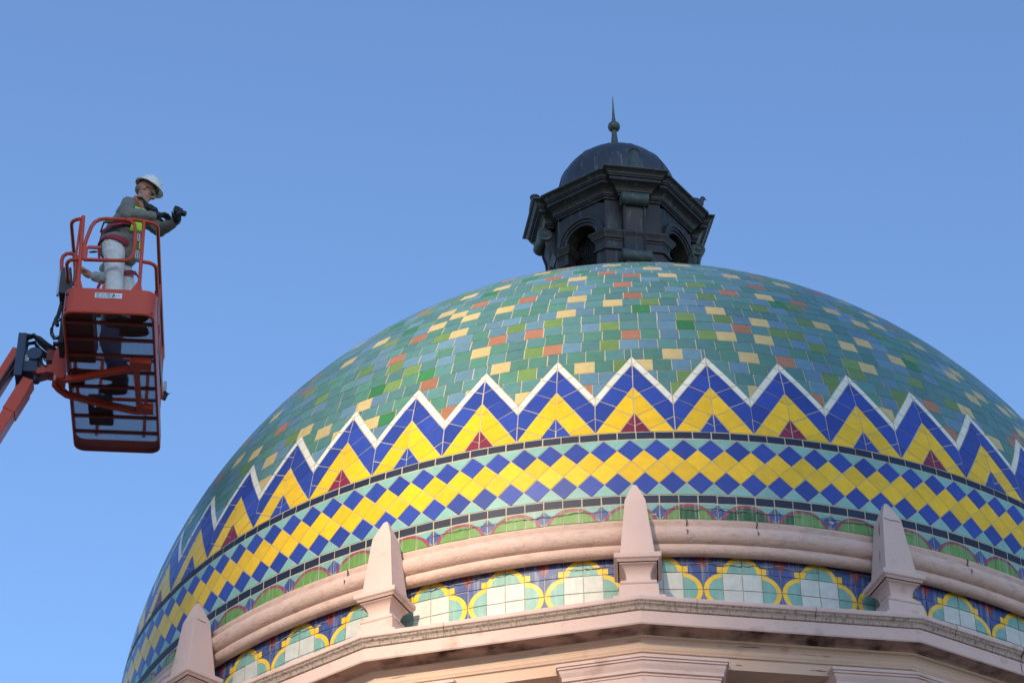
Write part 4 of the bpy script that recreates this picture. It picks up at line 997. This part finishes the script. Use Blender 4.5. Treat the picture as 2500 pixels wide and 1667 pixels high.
# shirt
mb = MB(); limb(mb, [(.36, .31, 1.0), (.385, .31, 1.10), (.45, .31, 1.26), chest, (.545, .31, 1.45)], [.125, .135, .140, .145, .105])
mb.sphere((.445, .31, 1.20), (.15, .16, .16)); mb.sphere((.50, .31, 1.37), (.145, .175, .14)); mb.sphere((.42, .30, .985), (.155, .16, .10)); mb.sphere((.395, .245, .995), (.150, .145, .085)); mb.sphere((.53, .29, .90), (.085, .13, .13)); mb.sphere((.50, .29, 1.05), (.14, .15, .16))
limb(mb, [(.52, .26, 1.45), shR, (.483, .118, 1.32), elR, (.60, .13, 1.265), wrR], [.088, .070, .066, .064, .058, .046]); limb(mb, [(.56, .38, 1.47), shL, elL, (.87, .40, 1.375), wrL], [.085, .075, .068, .062, .048])
limb(mb, [(.545, .31, 1.47), (.575, .31, 1.545)], [.085, .066])
remesh(mb.build('shirt', M['cloth_grey'], man, smooth=True), .009, 2, (.022, .055))
mb = MB(); mb.tube([(.515, .245, 1.50), (.545, .215, 1.56), (.60, .235, 1.575), (.655, .29, 1.54), (.66, .31, 1.50)], .028, M['cloth_grey'], 8, flat=(1, .4)); mb.build('collar', M['cloth_grey'], man, smooth=True)
mb = MB(); limb(mb, [(.64, .29, 1.50), (.70, .30, 1.475), (.735, .29, 1.46)], [.042, .045, .034]); remesh(mb.build('neckerchief', M['glove'], man, smooth=True), .008, 1, (.012, .03))
# trousers
mb = MB(); limb(mb, [(.395, .31, 1.0), (.405, .31, .93)], [.125, .125]); limb(mb, [hipR, (.41, .215, .74), kneeR, (.435, .225, .32), ankR], [.112, .100, .084, .083, .086]); limb(mb, [hipL, (.485, .385, .76), kneeL, (.55, .37, .32), ankL], [.108, .094, .080, .079, .082])
remesh(mb.build('trousers', M['cloth_white'], man, smooth=True), .009, 2, (.026, .085))
boot(man, (.38, .25), (.66, .225), 0, M['boot']) if False else boot(man, (.385, .245, 0), (.665, .22, 0), 0, M['boot'])
boot(man, (.505, .375, 0), (.785, .34, 0), 0, M['boot'])
hat = hardhat(man, P, mt, M['hat'])
mb = MB()
for s_ in (-1, 1):
    pass
mb = MB(); q_ = [P(.088, y, .0) for y in ()]
mb.tube([P(.070, -.066, .006), P(.098, -.048, .004), P(.108, -.018, .002), P(.108, .018, .002), P(.098, .048, .004), P(.070, .066, .006)], .022, M['lens'], 8, flat=(1, .2)); g_ = mb.build('safety_glasses', parent=man, smooth=True)
for s_ in (-1, 1):
    q = MB(); q.tube([P(.075, s_*.069, .010), P(-.01, s_*.084, .008)], .004, M['black'], 6); q.build('temple', parent=g_)
for s_ in (-1, 1):
    mb = MB(); mb.sphere(P(.080, s_*.031, .003), .013, M['label'], 10, 8); mb.build('eye', parent=man, smooth=True)
mb = MB(); mb.sphere(P(.088, 0, -.054), (.012, .028, .007), None, 10, 6, mt.to_3x3()); mb.sphere(P(.070, 0, -.102), (.026, .030, .022), None, 10, 8, mt.to_3x3()); remesh(mb.build('beard', M['grey_hair'], man, smooth=True), .005, 1)
mb = MB(); mb.sphere(P(-.066, 0, -.012), (.044, .069, .044), None, 14, 8, mt.to_3x3()); mb.build('hair', M['dark_hair'], man, smooth=True)
hand(man, (.755, .18, 1.295), (.95, .24, 1.40), (0, .3, -1), M['glove'], .5)
hand(man, (.945, .33, 1.375), (.985, .22, 1.42), (-.6, 0, .5), M['glove'], .7)
# harness and vest
strap(man, ring_strap((.405, .305), .168, .205, .955, -.045)+[(.573, .305, .91)], .030, 'red_strap', 'harness_belt', (1, .22))
strap(man, [(.24, .30, 1.03), (.27, .18, 1.08), (.36, .135, 1.13), (.46, .135, 1.16), (.55, .17, 1.18), (.60, .23, 1.20)], .030, 'red_strap')
strap(man, [(.32, .12, .80), (.40, .085, .76), (.50, .11, .735), (.555, .20, .73)], .026, 'red_strap') if False else None
strap(man, [(.435, .285, .66), (.50, .265, .66), (.57, .262, .665), (.615, .30, .68), (.625, .36, .70)], .026, 'red_strap')
strap(man, [(.535, .19, 1.530), (.550, .165, 1.50), (.585, .145, 1.44), (.615, .165, 1.36)], .013, 'orange_strap', 'vest_trim', (1, .3))
vest = empty('vest', (0, 0, 0), man)
mb = MB(); 
def panel(mb, pts, th_, m):
    n = len(pts)//2; v = [Vector(p) for p in pts]; b_ = [p+Vector(th_) for p in v]
    f = []
    for k in range(n-1): f += [(2*k, 2*k+1, 2*k+3, 2*k+2), (2*n+2*k+1, 2*n+2*k, 2*n+2*k+2, 2*n+2*k+3), (2*k, 2*k+2, 2*n+2*k+2, 2*n+2*k), (2*k+3, 2*k+1, 2*n+2*k+1, 2*n+2*k+3)]
    mb.add(v+b_, f, m)
panel(mb, [(.56, .120, 1.36), (.66, .19, 1.38), (.55, .120, 1.20), (.665, .185, 1.22), (.53, .125, 1.06), (.665, .175, 1.08)], (.0, .012, 0), M['lime']); mb.build('vest_front', parent=vest)
mb = MB(); panel(mb, [(.605, .14, 1.08), (.665, .16, 1.08), (.605, .13, .90), (.66, .15, .90), (.60, .13, .70), (.652, .15, .70)], (0, .012, 0), M['cloth_grey']); mb.build('vest_flap', parent=vest)
mb = MB()
for z0, z1 in ((.93, 1.03), (.72, .83)):
    for k in range(3): panel(mb, [(.606+.018*k, .127+.005*k, z1), (.616+.018*k, .130+.005*k, z1), (.604+.018*k, .117+.005*k, z0), (.614+.018*k, .120+.005*k, z0)], (0, .004, 0), M['silver'])
mb.build('reflective_tape', parent=vest)
mb = MB(); panel(mb, [(.632, .128, .93), (.655, .136, .93), (.630, .122, .84), (.652, .13, .84)], (0, .006, 0), M['lime']); mb.build('vest_patch', parent=vest)
mb = MB(); mb.sphere((.305, .165, 1.205), (.028, .022, .020), M['lime'], 10, 8); mb.build('vest_edge', parent=vest, smooth=True)
strap(man, [(.27, .17, 1.18), (.34, .145, 1.165), (.44, .14, 1.18), (.52, .14, 1.215)], .009, 'glove', 'lanyard', (1, 1)); strap(man, [(.275, .18, 1.19), (.262, .19, 1.14), (.25, .2, 1.08)], .008, 'glove', 'lanyard', (1, 1))
strap(man, [(.262, .27, 1.0), (.25, .25, .92), (.255, .24, .83), (.275, .22, .74)], .013, 'red_strap', 'harness_strap')
# device he holds
dv = empty('handheld_device', TM @ Vector((.955, .26, 1.425)), None, BA); tag(dv, 'small black handheld camera in the gloved hands of the man in white trousers', 'camera')
mb = MB(); mt2 = Matrix.Rotation(R_(18), 4, 'Y'); mb.box((-.03, -.035, -.038), (.045, .035, .038), M['black'], mt2); o = mb.build('camera_body', parent=dv); bv = o.modifiers.new('bevel', 'BEVEL'); bv.width = .008; bv.segments = 2
mb = MB(); mb.tube([mt2 @ Vector((.045, 0, .005)), mt2 @ Vector((.085, 0, .005))], [.030, .026], M['black'], 14); mb.build('camera_lens', parent=dv, smooth=True, ang=40)
mb = MB(); mb.box((-.045, -.02, .036), (.0, .02, .055), M['black'], mt2); mb.build('viewfinder', parent=dv)
mb = MB(); mb.sphere((-.04, -.038, -.045), .008, M['steel_bare'], 8, 6); mb.build('button', parent=dv)

# --- second man behind, reaching to the controls
m2_ = thing('person', 'second man stooping behind the first in the basket, sleeve reaching to the controls', 'person', (0, 0, 0))
hcb = Vector((.335, 1.20, 1.46)); mb = MB(); P2_, mt_b = head(mb, hcb, R_(183), R_(28))
limb(mb, [(.40, 1.2, 1.30), hcb+Vector((.015, 0, -.03))], [.056, .054]); limb(mb, [(.36, 1.2, .78), (.38, 1.2, 1.10), (.40, 1.2, 1.26)], [.11, .115, .09])
a_sh, a_el, a_wr = (.40, 1.02, 1.27), (.245, 1.08, 1.215), (.085, 1.12, 1.285)
b_sh, b_el, b_wr = (.40, 1.38, 1.27), (.30, 1.42, 1.05), (.14, 1.36, 1.02)
limb(mb, [(.40, 1.12, 1.26), a_sh, a_el, a_wr], [.06, .048, .04, .028]); limb(mb, [(.40, 1.28, 1.26), b_sh, b_el, b_wr], [.06, .048, .04, .028])
kA, kB, anA, anB = (.33, 1.08, .45), (.36, 1.32, .46), (.475, 1.08, .12), (.475, 1.30, .12)
limb(mb, [(.37, 1.12, .78), kA, anA], [.07, .05, .038]); limb(mb, [(.37, 1.28, .78), kB, anB], [.07, .05, .038])
remesh(mb.build('body', M['skin'], m2_, smooth=True), .0075, 1)
mb = MB(); limb(mb, [(.36, 1.2, .74), (.375, 1.2, .95), (.395, 1.2, 1.15), (.405, 1.2, 1.25)], [.13, .14, .145, .11]); mb.sphere((.39, 1.2, 1.12), (.14, .18, .16))
limb(mb, [(.40, 1.12, 1.25), a_sh, a_el, (.14, 1.10, 1.26)], [.08, .072, .062, .050]); limb(mb, [(.40, 1.28, 1.25), b_sh, b_el, b_wr], [.08, .072, .062, .05])
remesh(mb.build('shirt', M['cloth_pale'], m2_, smooth=True), .009, 2, (.018, .06))
mb = MB(); limb(mb, [(.365, 1.2, .82), (.365, 1.2, .74)], [.12, .125]); limb(mb, [(.365, 1.13, .76), kA, anA], [.105, .082, .078]); limb(mb, [(.365, 1.27, .76), kB, anB], [.105, .082, .078])
remesh(mb.build('trousers', M['denim'], m2_, smooth=True), .009, 2, (.02, .07))
boot(m2_, (.55, 1.085, 0), (.27, 1.045, 0), 0, M['boot']); boot(m2_, (.55, 1.30, 0), (.28, 1.29, 0), 0, M['boot'])
hardhat(m2_, P2_, mt_b, M['hat'])
hand(m2_, (.078, 1.12, 1.29), (-.03, 1.10, 1.36), (-.2, 0, -1), M['skin'], .5, 'hand'); hand(m2_, (.14, 1.36, 1.02), (.06, 1.32, .98), (-.5, 0, -1), M['glove'], .6)
strap(m2_, [(.26, 1.06, 1.27), (.225, 1.055, 1.20), (.19, 1.06, 1.10), (.185, 1.06, 1.0)], .016, 'red_strap')
for x, m in ((.235, 'orange_strap'), (.275, 'lime')): strap(m2_, [(x+.05, 1.04, 1.18), (x+.01, 1.035, 1.08), (x-.01, 1.035, .95), (x-.02, 1.04, .80)], .017, m, 'vest_trim', (1, .3))
strap(m2_, [(.50, .98, .80), (.53, .95, .55), (.48, .93, .30)], .006, 'yellow' if False else 'lime', 'lanyard', (1, 1))
